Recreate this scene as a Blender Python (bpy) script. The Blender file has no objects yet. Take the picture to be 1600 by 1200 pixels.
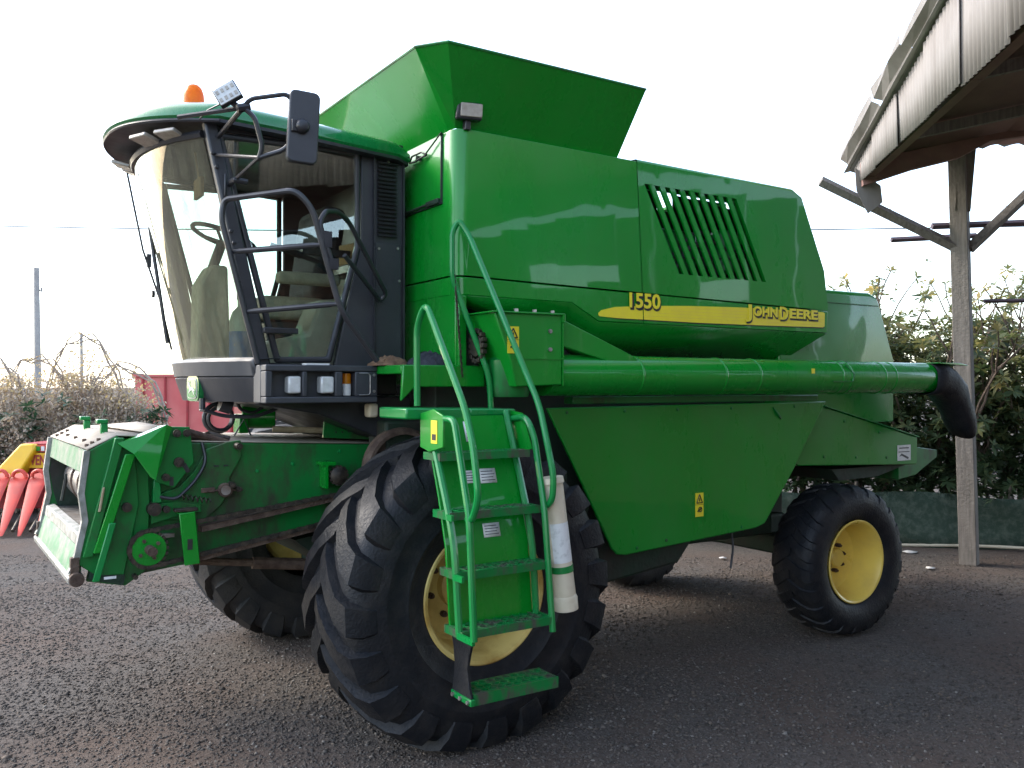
import bpy, bmesh, math, random
import numpy as np
from mathutils import Vector, Matrix
R = math.radians
random.seed(7)
rng = np.random.default_rng(7)
scene = bpy.context.scene
COL = scene.collection

# ---------------------------------------------------------------- camera
cam_data = bpy.data.cameras.new('camera')
cam = bpy.data.objects.new('camera', cam_data)
COL.objects.link(cam)
cam.location = (-2.254, -3.954, 1.9)
cam.rotation_euler = (R(90), 0, R(-33.0))
cam_data.sensor_width = 36
cam_data.lens = 31.05
cam_data.shift_y = 3 / 1600
cam_data.clip_end = 2000
scene.camera = cam
# ---------------------------------------------------------------- sky, sun, exposure
SUN_EL, SUN_AZ = 38.0, 128.0          # azimuth counted from +X towards +Y
world = bpy.data.worlds.new('World')
scene.world = world
world.use_nodes = True
wn = world.node_tree
sky = wn.nodes.new('ShaderNodeTexSky')
sky.sky_type = 'NISHITA'
sky.sun_disc = False
sky.sun_elevation = R(SUN_EL)
sky.sun_rotation = R(90 - SUN_AZ)
sky.air_density = 1.0
sky.dust_density = 1.5
sky.ozone_density = 1.0
bg = wn.nodes['Background']
bg.inputs[1].default_value = 0.15
hs = wn.nodes.new('ShaderNodeHueSaturation')          # thin white veil of high cloud
hs.inputs['Saturation'].default_value = 0.8
wn.links.new(sky.outputs[0], hs.inputs['Color'])
wn.links.new(hs.outputs[0], bg.inputs[0])
sun_data = bpy.data.lights.new('sun', 'SUN')
sun = bpy.data.objects.new('sun', sun_data)
COL.objects.link(sun)
sun_data.energy = 0.6
sun_data.angle = R(20)
sun_data.color = (1.0, 0.93, 0.82)
sd = Vector((math.cos(R(SUN_EL)) * math.cos(R(SUN_AZ)), math.cos(R(SUN_EL)) * math.sin(R(SUN_AZ)), math.sin(R(SUN_EL))))
sun.rotation_euler = sd.to_track_quat('Z', 'Y').to_euler()
sun.location = (0, 10, 12)
vs = scene.view_settings
vs.view_transform = 'Standard'
vs.look = 'None'
vs.exposure = 2.28
vs.gamma = 1.0
vs.use_curve_mapping = False

# ---------------------------------------------------------------- materials
def newmat(name):
    m = bpy.data.materials.new(name); m.use_nodes = True
    nt = m.node_tree
    b = nt.nodes['Principled BSDF']
    return m, nt, b
def node(nt, t, **kw):
    n = nt.nodes.new(t)
    for k, v in kw.items():
        setattr(n, k, v)
    return n
def noise(nt, scale, detail=4, rough=0.55, stretch=None):
    tc = node(nt, 'ShaderNodeTexCoord')
    mp = node(nt, 'ShaderNodeMapping')
    if stretch: mp.inputs['Scale'].default_value = stretch
    n = node(nt, 'ShaderNodeTexNoise')
    n.inputs['Scale'].default_value = scale
    n.inputs['Detail'].default_value = detail
    n.inputs['Roughness'].default_value = rough
    nt.links.new(tc.outputs['Object'], mp.inputs[0]); nt.links.new(mp.outputs[0], n.inputs['Vector'])
    return n
def ramp(nt, src, stops):
    r = node(nt, 'ShaderNodeValToRGB')
    e = r.color_ramp.elements
    while len(e) < len(stops): e.new(0.5)
    for i, (p, c) in enumerate(stops):
        e[i].position = p
        e[i].color = (*c, 1) if len(c) == 3 else c
    nt.links.new(src, r.inputs[0])
    return r
def mat(name, col, rough=0.5, metal=0.0, col2=None, nscale=3.0, lo=0.4, hi=0.65, coat=0.0, bump=0.0, bscale=20.0, stretch=None, spec=0.5, rvar=0.0, detail=5):
    m, nt, b = newmat(name)
    b.inputs['Base Color'].default_value = (*col, 1)
    b.inputs['Roughness'].default_value = rough
    b.inputs['Metallic'].default_value = metal
    b.inputs['Specular IOR Level'].default_value = spec
    if coat:
        b.inputs['Coat Weight'].default_value = coat
        b.inputs['Coat Roughness'].default_value = 0.06
    if col2:
        n = noise(nt, nscale, detail, 0.6, stretch)
        r = ramp(nt, n.outputs[0], [(lo, col), (hi, col2)])
        nt.links.new(r.outputs[0], b.inputs['Base Color'])
    if rvar:
        n2 = noise(nt, 5.0, 5, 0.65)
        mr = node(nt, 'ShaderNodeMapRange')
        mr.inputs['From Min'].default_value = 0.3; mr.inputs['From Max'].default_value = 0.7
        mr.inputs['To Min'].default_value = max(0.03, rough - rvar); mr.inputs['To Max'].default_value = rough + rvar
        nt.links.new(n2.outputs[0], mr.inputs[0]); nt.links.new(mr.outputs[0], b.inputs['Roughness'])
    if bump:
        n3 = noise(nt, bscale, 4, 0.55)
        bp = node(nt, 'ShaderNodeBump')
        bp.inputs['Strength'].default_value = bump
        bp.inputs['Distance'].default_value = 0.02
        nt.links.new(n3.outputs[0], bp.inputs['Height']); nt.links.new(bp.outputs[0], b.inputs['Normal'])
    return m

def paint(name, c1, c2, dust=0.0, rough=0.3, coat=0.5, wave=0.12, dcol=(0.30, 0.25, 0.19), dlo=0.52, dhi=0.78, dsc=9.0):
    """sprayed sheet steel: slow colour drift, uneven gloss, a little waviness, dust specks"""
    m, nt, b = newmat(name)
    L = nt.links
    n = noise(nt, 1.3, 5, 0.6)
    r = ramp(nt, n.outputs[0], [(0.35, c1), (0.7, c2)])
    d = noise(nt, dsc, 8, 0.7, (1.0, 1.0, 0.45))
    dr = ramp(nt, d.outputs[0], [(dlo, (0, 0, 0)), (dhi, (dust, dust, dust))])
    mx = node(nt, 'ShaderNodeMix', data_type='RGBA')
    L.new(dr.outputs[0], mx.inputs['Factor']); L.new(r.outputs[0], mx.inputs['A'])
    mx.inputs['B'].default_value = (*dcol, 1)
    L.new(mx.outputs['Result'], b.inputs['Base Color'])
    mr = node(nt, 'ShaderNodeMapRange')
    mr.inputs['From Min'].default_value = 0.3; mr.inputs['From Max'].default_value = 0.75
    mr.inputs['To Min'].default_value = rough - 0.07; mr.inputs['To Max'].default_value = rough + 0.16
    L.new(d.outputs[0], mr.inputs[0]); L.new(mr.outputs[0], b.inputs['Roughness'])
    b.inputs['Coat Weight'].default_value = coat
    b.inputs['Coat Roughness'].default_value = 0.03
    b.inputs['Specular IOR Level'].default_value = 0.32
    w = noise(nt, 1.7, 2, 0.5)
    bp = node(nt, 'ShaderNodeBump')
    bp.inputs['Strength'].default_value = wave
    bp.inputs['Distance'].default_value = 0.05
    L.new(w.outputs[0], bp.inputs['Height']); L.new(bp.outputs[0], b.inputs['Normal']); L.new(bp.outputs[0], b.inputs['Coat Normal'])
    return m

MT = {}
MT['green'] = paint('green_paint', (0.0006, 0.205, 0.014), (0.0015, 0.235, 0.020), 0.10, 0.26, 0.42, 0.06, (0.10, 0.12, 0.05), 0.46, 0.80, 2.6)
MT['green_worn'] = paint('worn_green_paint', (0.002, 0.135, 0.022), (0.006, 0.165, 0.030), 0.9, 0.40, 0.2, 0.15, (0.035, 0.028, 0.02), 0.48, 0.66, 4.0)
MT['green_dented'] = paint('dented_green_paint', (0.0006, 0.195, 0.014), (0.0015, 0.22, 0.020), 0.16, 0.28, 0.45, 0.16, (0.09, 0.10, 0.05), 0.46, 0.78, 3.0)
MT['green_rail'] = paint('rail_green_paint', (0.001, 0.18, 0.035), (0.003, 0.21, 0.045), 0.10, 0.3, 0.35)
MT['step_paint'] = paint('worn_step_paint', (0.002, 0.15, 0.03), (0.004, 0.18, 0.04), 0.95, 0.4, 0.1, 0.1, (0.07, 0.06, 0.05), 0.46, 0.62, 11.0)
MT['roof_green'] = paint('roof_green_paint', (0.003, 0.14, 0.03), (0.01, 0.18, 0.05), 0.12, 0.25, 0.8, 0.05)
MT['green_dusty'] = mat('dusty_green_paint', (0.02, 0.15, 0.05), 0.6, 0, (0.20, 0.20, 0.16), 8, 0.36, 0.66, bump=0.2)
MT['dust'] = mat('dusty_sheet', (0.42, 0.36, 0.29), 0.75, 0, (0.26, 0.21, 0.16), 5, 0.35, 0.75, bump=0.2)
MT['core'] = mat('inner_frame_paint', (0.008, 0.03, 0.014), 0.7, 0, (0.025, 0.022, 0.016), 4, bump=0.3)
MT['black'] = mat('black_plastic', (0.022, 0.023, 0.028), 0.45, 0, (0.032, 0.033, 0.038), 3, bump=0.05, bscale=80, rvar=0.1)
MT['blackmetal'] = mat('black_steel', (0.016, 0.017, 0.021), 0.38, 0, (0.03, 0.03, 0.034), 8, rvar=0.12)
MT['grey'] = mat('grey_plastic', (0.034, 0.036, 0.042), 0.5, 0, (0.05, 0.052, 0.058), 3, rvar=0.1)
MT['rubber'] = mat('tyre_rubber', (0.0075, 0.0085, 0.011), 0.55, 0, (0.024, 0.022, 0.021), 9, 0.45, 0.75, bump=0.25, bscale=60, rvar=0.12, spec=0.3)
MT['rubber_dusty'] = mat('dusty_tyre_rubber', (0.012, 0.012, 0.014), 0.7, 0, (0.035, 0.030, 0.026), 7, 0.4, 0.72, bump=0.25, bscale=60)
MT['yellow'] = mat('yellow_wheel_paint', (0.76, 0.54, 0.10), 0.35, 0, (0.62, 0.43, 0.10), 4, 0.45, 0.75, coat=0.2, rvar=0.1)
MT['yellow_worn'] = mat('worn_yellow_wheel_paint', (0.70, 0.53, 0.17), 0.5, 0, (0.42, 0.25, 0.05), 3.0, 0.42, 0.62, rvar=0.12)
MT['sticker'] = mat('yellow_sticker', (0.82, 0.68, 0.02), 0.4, 0, (0.78, 0.63, 0.03), 12)
MT['sticker_black'] = mat('sticker_black_ink', (0.012, 0.012, 0.012), 0.5, 0, (0.02, 0.02, 0.02), 9)
MT['white'] = mat('white_label', (0.68, 0.68, 0.66), 0.5, 0, (0.5, 0.5, 0.48), 30, 0.5, 0.7)
MT['cream'] = mat('cream_plastic', (0.62, 0.54, 0.40), 0.5, 0, (0.42, 0.33, 0.20), 5, 0.5, 0.78, bump=0.05, rvar=0.08)
MT['steel'] = mat('bare_steel', (0.40, 0.39, 0.38), 0.4, 0.8, (0.26, 0.22, 0.19), 14, rvar=0.1)
MT['worn_edge'] = mat('paint_worn_to_steel', (0.34, 0.33, 0.31), 0.5, 0.35, (0.17, 0.18, 0.15), 16, bump=0.2, rvar=0.1)
MT['rust'] = mat('rusty_steel', (0.062, 0.036, 0.025), 0.8, 0.1, (0.13, 0.088, 0.062), 14, bump=0.4, bscale=50)
MT['chain'] = mat('oily_chain', (0.022, 0.018, 0.014), 0.5, 0.3, (0.07, 0.052, 0.036), 25, rvar=0.1)
MT['lens'] = mat('lamp_lens', (0.62, 0.62, 0.60), 0.12, 0, (0.52, 0.52, 0.5), 30, coat=0.6)
MT['lens_dull'] = mat('dull_lamp_lens', (0.40, 0.36, 0.30), 0.25, 0, (0.30, 0.26, 0.22), 30, coat=0.4)
MT['mirrorglass'] = mat('mirror_glass', (0.75, 0.76, 0.78), 0.03, 1.0)
MT['seat'] = mat('grey_beige_upholstery', (0.50, 0.45, 0.36), 0.8, 0, (0.40, 0.36, 0.29), 25, bump=0.2, bscale=90)
MT['trim'] = mat('beige_cab_trim', (0.52, 0.52, 0.44), 0.7, 0, (0.42, 0.42, 0.36), 6)
MT['cardboard'] = mat('cardboard', (0.36, 0.22, 0.11), 0.85, 0, (0.28, 0.17, 0.08), 12, bump=0.1)
MT['blue'] = mat('blue_label', (0.02, 0.13, 0.42), 0.45, 0, (0.04, 0.18, 0.5), 20)
MT['bottle'] = mat('pale_plastic', (0.42, 0.52, 0.48), 0.4, 0, (0.5, 0.58, 0.55), 10)
MT['cloth'] = mat('dark_cloth', (0.016, 0.018, 0.025), 0.9, 0, (0.03, 0.032, 0.042), 25, bump=0.4, bscale=60)
MT['debris'] = mat('dry_plant_debris', (0.10, 0.055, 0.03), 0.95, 0, (0.19, 0.11, 0.06), 30)
MT['straw'] = mat('dry_straw', (0.42, 0.34, 0.22), 0.9, 0, (0.3, 0.22, 0.13), 10)
MT['red'] = mat('red_plastic_hood', (0.62, 0.055, 0.030), 0.5, 0, (0.48, 0.06, 0.04), 6, rvar=0.1)
MT['red_dark'] = mat('red_frame_paint', (0.34, 0.018, 0.025), 0.5, 0, (0.26, 0.02, 0.025), 5)
MT['yellow_hood'] = mat('yellow_hood', (0.78, 0.46, 0.012), 0.4, 0, (0.7, 0.4, 0.02), 4, rvar=0.08)
MT['container'] = mat('faded_red_container', (0.50, 0.09, 0.085), 0.6, 0, (0.56, 0.15, 0.13), 1.2, 0.35, 0.7)
MT['container2'] = mat('salmon_lit_dust', (0.60, 0.22, 0.16), 0.75, 0, (0.52, 0.15, 0.12), 0.9, 0.35, 0.7)  # container red where lit and dusty, light put into the colour
MT['wood'] = mat('weathered_wood', (0.20, 0.178, 0.155), 0.85, 0, (0.11, 0.098, 0.085), 6, 0.35, 0.7, bump=0.35, bscale=30, stretch=(6, 6, 0.5))
MT['brown'] = mat('dark_brown_timber', (0.19, 0.10, 0.085), 0.8, 0, (0.24, 0.135, 0.11), 3, bump=0.1)
MT['zinc'] = mat('weathered_zinc_sheet', (0.215, 0.195, 0.18), 0.75, 0.0, (0.16, 0.14, 0.125), 1.8, 0.4, 0.7, bump=0.05, stretch=(3, 3, 0.6), rvar=0.1)
MT['concrete'] = mat('pole_concrete', (0.34, 0.32, 0.30), 0.9, 0, (0.26, 0.24, 0.23), 2, bump=0.1)
MT['wire'] = mat('cable_black', (0.05, 0.05, 0.055), 0.6, 0, (0.07, 0.07, 0.07), 5)
MT['hose'] = mat('cream_hose', (0.50, 0.46, 0.36), 0.6, 0, (0.38, 0.34, 0.26), 3)
MT['paper'] = mat('scrap_paper', (0.6, 0.58, 0.54), 0.8, 0, (0.45, 0.43, 0.40), 20)
MT['branch'] = mat('grey_brown_bark', (0.15, 0.11, 0.085), 0.9, 0, (0.09, 0.07, 0.055), 12, bump=0.3)
MT['drytwig'] = mat('dead_vine', (0.38, 0.31, 0.255), 0.95, 0, (0.28, 0.22, 0.18), 8)
MT['purple'] = mat('oxide_steel_pipe', (0.10, 0.07, 0.09), 0.7, 0, (0.07, 0.05, 0.06), 6)

def leafmat(name, cols, trans=0.35, rough=0.5):
    m, nt, b = newmat(name)
    L = nt.links
    a = node(nt, 'ShaderNodeAttribute', attribute_name='tint')
    r = ramp(nt, a.outputs['Fac'], [(i / (len(cols) - 1), c) for i, c in enumerate(cols)])
    L.new(r.outputs[0], b.inputs['Base Color'])
    b.inputs['Roughness'].default_value = rough
    t = node(nt, 'ShaderNodeBsdfTranslucent')
    L.new(r.outputs[0], t.inputs[0])
    mx = node(nt, 'ShaderNodeMixShader'); mx.inputs[0].default_value = trans
    L.new(b.outputs[0], mx.inputs[1]); L.new(t.outputs[0], mx.inputs[2])
    L.new(mx.outputs[0], nt.nodes['Material Output'].inputs[0])
    return m
MT['leaf'] = leafmat('hedge_leaf', [(0.038, 0.076, 0.034), (0.085, 0.135, 0.058), (0.22, 0.215, 0.075), (0.50, 0.37, 0.13)], 0.55)  # yellow end paints warm backlight into the upper leaves
MT['leaf_dry'] = leafmat('dry_vine_leaf', [(0.30, 0.235, 0.17), (0.40, 0.32, 0.24), (0.48, 0.395, 0.30), (0.54, 0.40, 0.16)], 0.3, 0.8)
MT['leaf_green'] = leafmat('hedge_leaf_dull', [(0.03, 0.075, 0.035), (0.05, 0.10, 0.05)], 0.3)
MT['flower'] = leafmat('red_flower', [(0.50, 0.03, 0.03), (0.62, 0.08, 0.05)], 0.4)

def glassmat(name, tint, refl=1.0, rough=0.0, grime=None):
    m, nt, b = newmat(name)
    L = nt.links
    nt.nodes.remove(b)
    tr = node(nt, 'ShaderNodeBsdfTransparent'); tr.inputs[0].default_value = (*tint, 1)
    gl = node(nt, 'ShaderNodeBsdfGlossy'); gl.inputs['Roughness'].default_value = rough
    gl.inputs['Color'].default_value = (0.95, 0.97, 0.95, 1)
    fr = node(nt, 'ShaderNodeFresnel'); fr.inputs['IOR'].default_value = 1.52
    mu = node(nt, 'ShaderNodeMath', operation='MULTIPLY'); mu.inputs[1].default_value = refl
    L.new(fr.outputs[0], mu.inputs[0])
    mx = node(nt, 'ShaderNodeMixShader')
    L.new(mu.outputs[0], mx.inputs[0]); L.new(tr.outputs[0], mx.inputs[1]); L.new(gl.outputs[0], mx.inputs[2])
    out = mx
    if grime:
        df = node(nt, 'ShaderNodeBsdfDiffuse'); df.inputs[0].default_value = (*grime, 1)
        ts = node(nt, 'ShaderNodeBsdfTranslucent'); ts.inputs[0].default_value = (*grime, 1)
        ad = node(nt, 'ShaderNodeMixShader'); ad.inputs[0].default_value = 0.5
        L.new(df.outputs[0], ad.inputs[1]); L.new(ts.outputs[0], ad.inputs[2])
        n = noise(nt, 5.0, 6, 0.65, (3.0, 3.0, 0.45))
        r = ramp(nt, n.outputs[0], [(0.36, (0.09, 0.09, 0.09)), (0.72, (0.62, 0.62, 0.62))])
        m2 = node(nt, 'ShaderNodeMixShader')
        L.new(r.outputs[0], m2.inputs[0]); L.new(mx.outputs[0], m2.inputs[1]); L.new(ad.outputs[0], m2.inputs[2])
        out = m2
    L.new(out.outputs[0], nt.nodes['Material Output'].inputs[0])
    return m
MT['glass'] = glassmat('door_glass', (0.84, 0.90, 0.86), 1.7)
MT['windscreen'] = glassmat('dirty_windscreen', (0.80, 0.87, 0.72), 1.6, 0.0, (0.34, 0.32, 0.21))
def ambermat():
    m, nt, b = newmat('amber_plastic')
    n = noise(nt, 30, 3)
    r = ramp(nt, n.outputs[0], [(0.3, (0.72, 0.23, 0.008)), (0.7, (0.80, 0.30, 0.012))])
    nt.links.new(r.outputs[0], b.inputs['Base Color'])
    b.inputs['Roughness'].default_value = 0.2
    t = node(nt, 'ShaderNodeBsdfTranslucent'); nt.links.new(r.outputs[0], t.inputs[0])
    mx = node(nt, 'ShaderNodeMixShader'); mx.inputs[0].default_value = 0.6
    nt.links.new(b.outputs[0], mx.inputs[1]); nt.links.new(t.outputs[0], mx.inputs[2])
    nt.links.new(mx.outputs[0], nt.nodes['Material Output'].inputs[0])
    return m
MT['amber'] = ambermat()
MT['net'] = mat('green_shade_net', (0.030, 0.060, 0.042), 0.9, 0, (0.10, 0.13, 0.10), 14, 0.42, 0.75, bump=0.8, bscale=120, detail=9)

def gravelmat():
    m, nt, b = newmat('gravel_ground')
    L = nt.links
    tc = node(nt, 'ShaderNodeTexCoord')
    vor = node(nt, 'ShaderNodeTexVoronoi'); vor.inputs['Scale'].default_value = 95
    L.new(tc.outputs['Object'], vor.inputs['Vector'])
    vr = ramp(nt, vor.outputs['Color'], [(0.0, (0.060, 0.052, 0.045)), (0.5, (0.098, 0.086, 0.075)), (0.9, (0.145, 0.128, 0.112))])
    n1 = noise(nt, 0.7, 6, 0.6)
    r1 = ramp(nt, n1.outputs[0], [(0.42, (0, 0, 0)), (0.64, (0.85, 0.85, 0.85))])
    mx = node(nt, 'ShaderNodeMix', data_type='RGBA')
    L.new(r1.outputs[0], mx.inputs['Factor']); L.new(vr.outputs[0], mx.inputs['A'])
    mx.inputs['B'].default_value = (0.112, 0.080, 0.062, 1)
    n2 = noise(nt, 25, 6, 0.65)
    mm = node(nt, 'ShaderNodeMix', data_type='RGBA', blend_type='MULTIPLY'); mm.inputs['Factor'].default_value = 0.6
    r2 = ramp(nt, n2.outputs[0], [(0.3, (0.5, 0.5, 0.5)), (0.7, (1.1, 1.1, 1.1))])
    L.new(mx.outputs['Result'], mm.inputs['A']); L.new(r2.outputs[0], mm.inputs['B'])
    L.new(mm.outputs['Result'], b.inputs['Base Color'])
    b.inputs['Roughness'].default_value = 0.95
    b.inputs['Specular IOR Level'].default_value = 0.15
    bp = node(nt, 'ShaderNodeBump'); bp.inputs['Strength'].default_value = 0.35; bp.inputs['Distance'].default_value = 0.007
    bp.invert = True
    L.new(vor.outputs['Distance'], bp.inputs['Height'])
    bp2 = node(nt, 'ShaderNodeBump'); bp2.inputs['Strength'].default_value = 0.5; bp2.inputs['Distance'].default_value = 0.03
    L.new(n2.outputs[0], bp2.inputs['Height']); L.new(bp.outputs[0], bp2.inputs['Normal'])
    L.new(bp2.outputs[0], b.inputs['Normal'])
    return m
MT['gravel'] = gravelmat()
def pebblemat():
    m, nt, b = newmat('crushed_stone')
    a = node(nt, 'ShaderNodeAttribute', attribute_name='tint')
    r = ramp(nt, a.outputs['Fac'], [(0, (0.058, 0.050, 0.044)), (0.45, (0.102, 0.090, 0.079)), (0.75, (0.125, 0.098, 0.077)), (0.96, (0.185, 0.165, 0.145)), (1.0, (0.25, 0.23, 0.20))])
    nt.links.new(r.outputs[0], b.inputs['Base Color'])
    b.inputs['Roughness'].default_value = 0.95
    b.inputs['Specular IOR Level'].default_value = 0.15
    return m
MT['pebble'] = pebblemat()

# ---------------------------------------------------------------- mesh helpers
def fillet(pts, rad, n=5, closed=False):
    """round the inner corners of a 3-D polyline"""
    P = [Vector(p) for p in pts]
    out = [P[0]]
    for i in range(1, len(P) - 1):
        a, b, c = P[i - 1], P[i], P[i + 1]
        u, v = (a - b), (c - b)
        d = min(rad, u.length * 0.45, v.length * 0.45)
        s, e = b + u.normalized() * d, b + v.normalized() * d
        for k in range(n + 1):
            t = k / n
            out.append(s * (1 - t) ** 2 + b * 2 * t * (1 - t) + e * t * t)
    out.append(P[-1])
    return out
class MB:
    def __init__(self): self.v = []; self.f = []
    def add(self, vs, fs):
        o = len(self.v)
        self.v += [tuple(p) for p in vs]
        self.f += [tuple(i + o for i in f) for f in fs]
        return self
    def box(self, x0, x1, y0, y1, z0, z1, rot=None, about=None):
        vs = [Vector((x, y, z)) for x in (x0, x1) for y in (y0, y1) for z in (z0, z1)]
        if rot is not None:
            c = Vector(about) if about else Vector(((x0 + x1) / 2, (y0 + y1) / 2, (z0 + z1) / 2))
            vs = [rot @ (p - c) + c for p in vs]
        return self.add(vs, [(0, 1, 3, 2), (4, 6, 7, 5), (0, 4, 5, 1), (2, 3, 7, 6), (0, 2, 6, 4), (1, 5, 7, 3)])
    def prism(self, poly, axis, a, b):
        def mk(p, h):
            if axis == 'Y': return (p[0], h, p[1])
            if axis == 'X': return (h, p[0], p[1])
            return (p[0], p[1], h)
        n = len(poly)
        vs = [mk(p, a) for p in poly] + [mk(p, b) for p in poly]
        fs = [tuple(range(n)), tuple(range(2 * n - 1, n - 1, -1))] + [(i, (i + 1) % n, n + (i + 1) % n, n + i) for i in range(n)]
        return self.add(vs, fs)
    def loft(self, A, B):
        n = len(A)
        return self.add(list(A) + list(B), [tuple(range(n)), tuple(range(2 * n - 1, n - 1, -1))] + [(i, (i + 1) % n, n + (i + 1) % n, n + i) for i in range(n)])
    def tube(self, pts, r, n=10, cap=True):
        P = [Vector(p) for p in pts]
        rs = r if isinstance(r, (list, tuple)) else [r] * len(P)
        t0 = (P[1] - P[0]).normalized()
        up = Vector((0, 0, 1)) if abs(t0.z) < 0.9 else Vector((1, 0, 0))
        x = t0.cross(up).normalized()
        vs = []
        for i, p in enumerate(P):
            t = (P[min(i + 1, len(P) - 1)] - P[max(i - 1, 0)]).normalized()
            x = (x - t * x.dot(t)).normalized()
            y = t.cross(x)
            for k in range(n):
                a = 2 * math.pi * k / n
                vs.append(p + (x * math.cos(a) + y * math.sin(a)) * rs[i])
        fs = []
        for i in range(len(P) - 1):
            for k in range(n):
                k2 = (k + 1) % n
                fs.append((i * n + k, i * n + k2, (i + 1) * n + k2, (i + 1) * n + k))
        if cap:
            fs.append(tuple(range(n))); fs.append(tuple(range((len(P) - 1) * n, len(P) * n)))
        return self.add(vs, fs)
    def cyl(self, a, b, r, n=16): return self.tube([a, b], r, n)
    def lathe(self, prof, c, axis, n=32, close=True):
        """prof: (radius, height along axis)"""
        c = Vector(c); ax = Vector(axis).normalized()
        u = ax.orthogonal().normalized(); w = ax.cross(u)
        vs = []; fs = []
        for (r, h) in prof:
            for k in range(n):
                a = 2 * math.pi * k / n
                vs.append(c + ax * h + (u * math.cos(a) + w * math.sin(a)) * max(r, 1e-4))
        m = len(prof)
        for i in range(m - 1):
            for k in range(n):
                k2 = (k + 1) % n
                fs.append((i * n + k, i * n + k2, (i + 1) * n + k2, (i + 1) * n + k))
        if close:
            fs.append(tuple(range(n))); fs.append(tuple(range((m - 1) * n, m * n)))
        return self.add(vs, fs)
    def sheet(self, grid):
        """grid of rows of points -> open quad sheet"""
        h, w = len(grid), len(grid[0])
        return self.add([p for row in grid for p in row], [(i * w + j, i * w + j + 1, (i + 1) * w + j + 1, (i + 1) * w + j) for i in range(h - 1) for j in range(w - 1)])
    def parts(self):
        """one MB per connected piece"""
        par = list(range(len(self.v)))
        def find(i):
            while par[i] != i: par[i] = par[par[i]]; i = par[i]
            return i
        for f in self.f:
            for i in f[1:]: par[find(i)] = find(f[0])
        out = {}
        for f in self.f: out.setdefault(find(f[0]), []).append(f)
        res = []
        for fs in out.values():
            ids = sorted({i for f in fs for i in f}); mp = {i: k for k, i in enumerate(ids)}
            q = MB(); q.v = [self.v[i] for i in ids]; q.f = [tuple(mp[i] for i in f) for f in fs]
            res.append(q)
        return res
    def pieces(self, name, m, parent=None, **kw):
        return [q.build(name, m, parent, **kw) for q in self.parts()]
    def stuff(self, name, m, parent=None, **kw):
        o = self.build(name, m, parent, **kw); o['kind'] = 'stuff'; return o
    def build(self, name, m, parent=None, bevel=0.0, seg=2, sharp=35, solid=0.0, recalc=True, edges=None):
        me = bpy.data.meshes.new(name)
        bm = bmesh.new()
        vv = [bm.verts.new(p) for p in self.v]
        for f in self.f:
            try: bm.faces.new([vv[i] for i in f])
            except ValueError: pass
        if recalc: bmesh.ops.recalc_face_normals(bm, faces=bm.faces)
        if edges:      # list of (predicate on edge midpoint+dir, width, segments)
            for pred, w, sg in edges:
                es = [e for e in bm.edges if pred((e.verts[0].co + e.verts[1].co) / 2, (e.verts[1].co - e.verts[0].co).normalized())]
                if es: bmesh.ops.bevel(bm, geom=es, offset=w, segments=sg, profile=0.5, affect='EDGES', clamp_overlap=True)
        bm.to_mesh(me); bm.free()
        me.materials.append(MT[m] if isinstance(m, str) else m)
        o = bpy.data.objects.new(name, me)
        COL.objects.link(o)
        for p in me.polygons: p.use_smooth = sharp > 0
        if sharp > 0: me.set_sharp_from_angle(angle=R(sharp))
        if solid:
            md = o.modifiers.new('solid', 'SOLIDIFY'); md.thickness = solid; md.offset = 0
        if bevel:
            md = o.modifiers.new('bevel', 'BEVEL'); md.width = bevel; md.segments = seg
            md.limit_method = 'ANGLE'; md.angle_limit = R(40)
            md.harden_normals = False
        if parent: setpar(o, parent)
        return o
def wm(o):
    m = o.matrix_basis.copy()
    if o.parent: m = wm(o.parent) @ o.matrix_parent_inverse @ m
    return m
def setpar(o, p):
    """keep world placement: meshes are written in world coordinates"""
    o.parent = p
    o.matrix_parent_inverse = wm(p).inverted()
def tag(o, label, cat, group=None):
    o['label'] = label; o['category'] = cat
    if group: o['group'] = group
    return o
def empty(name, loc, parent=None):
    o = bpy.data.objects.new(name, None)
    o.empty_display_size = 0.2
    o.location = loc
    COL.objects.link(o)
    if parent: setpar(o, parent)
    return o
def text_mesh(name, s, size, loc, m, parent, bold=0.0, depth=0.002, sx=1.0, yaw=0.0, width=None):
    """flat lettering standing in the X-Z plane, read from -Y"""
    cu = bpy.data.curves.new(name, 'FONT')
    cu.body = s; cu.size = size; cu.offset = bold; cu.extrude = depth; cu.resolution_u = 3
    t = bpy.data.objects.new(name + '_tmp', cu)
    COL.objects.link(t)
    dg = bpy.context.evaluated_depsgraph_get()
    me = bpy.data.meshes.new_from_object(t.evaluated_get(dg))
    bpy.data.objects.remove(t); bpy.data.curves.remove(cu)
    if width:
        xs_ = [v.co.x for v in me.vertices]; me.transform(Matrix.Translation((-min(xs_), 0, 0))); sx = width / (max(xs_) - min(xs_))
    me.transform(Matrix.Translation(loc) @ Matrix.Rotation(yaw, 4, 'Z') @ Matrix.Rotation(R(90), 4, 'X') @ Matrix.Diagonal((sx, 1, 1, 1)))
    me.materials.clear(); me.materials.append(MT[m])
    o = bpy.data.objects.new(name, me); COL.objects.link(o)
    if parent: setpar(o, parent)
    return o
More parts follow.
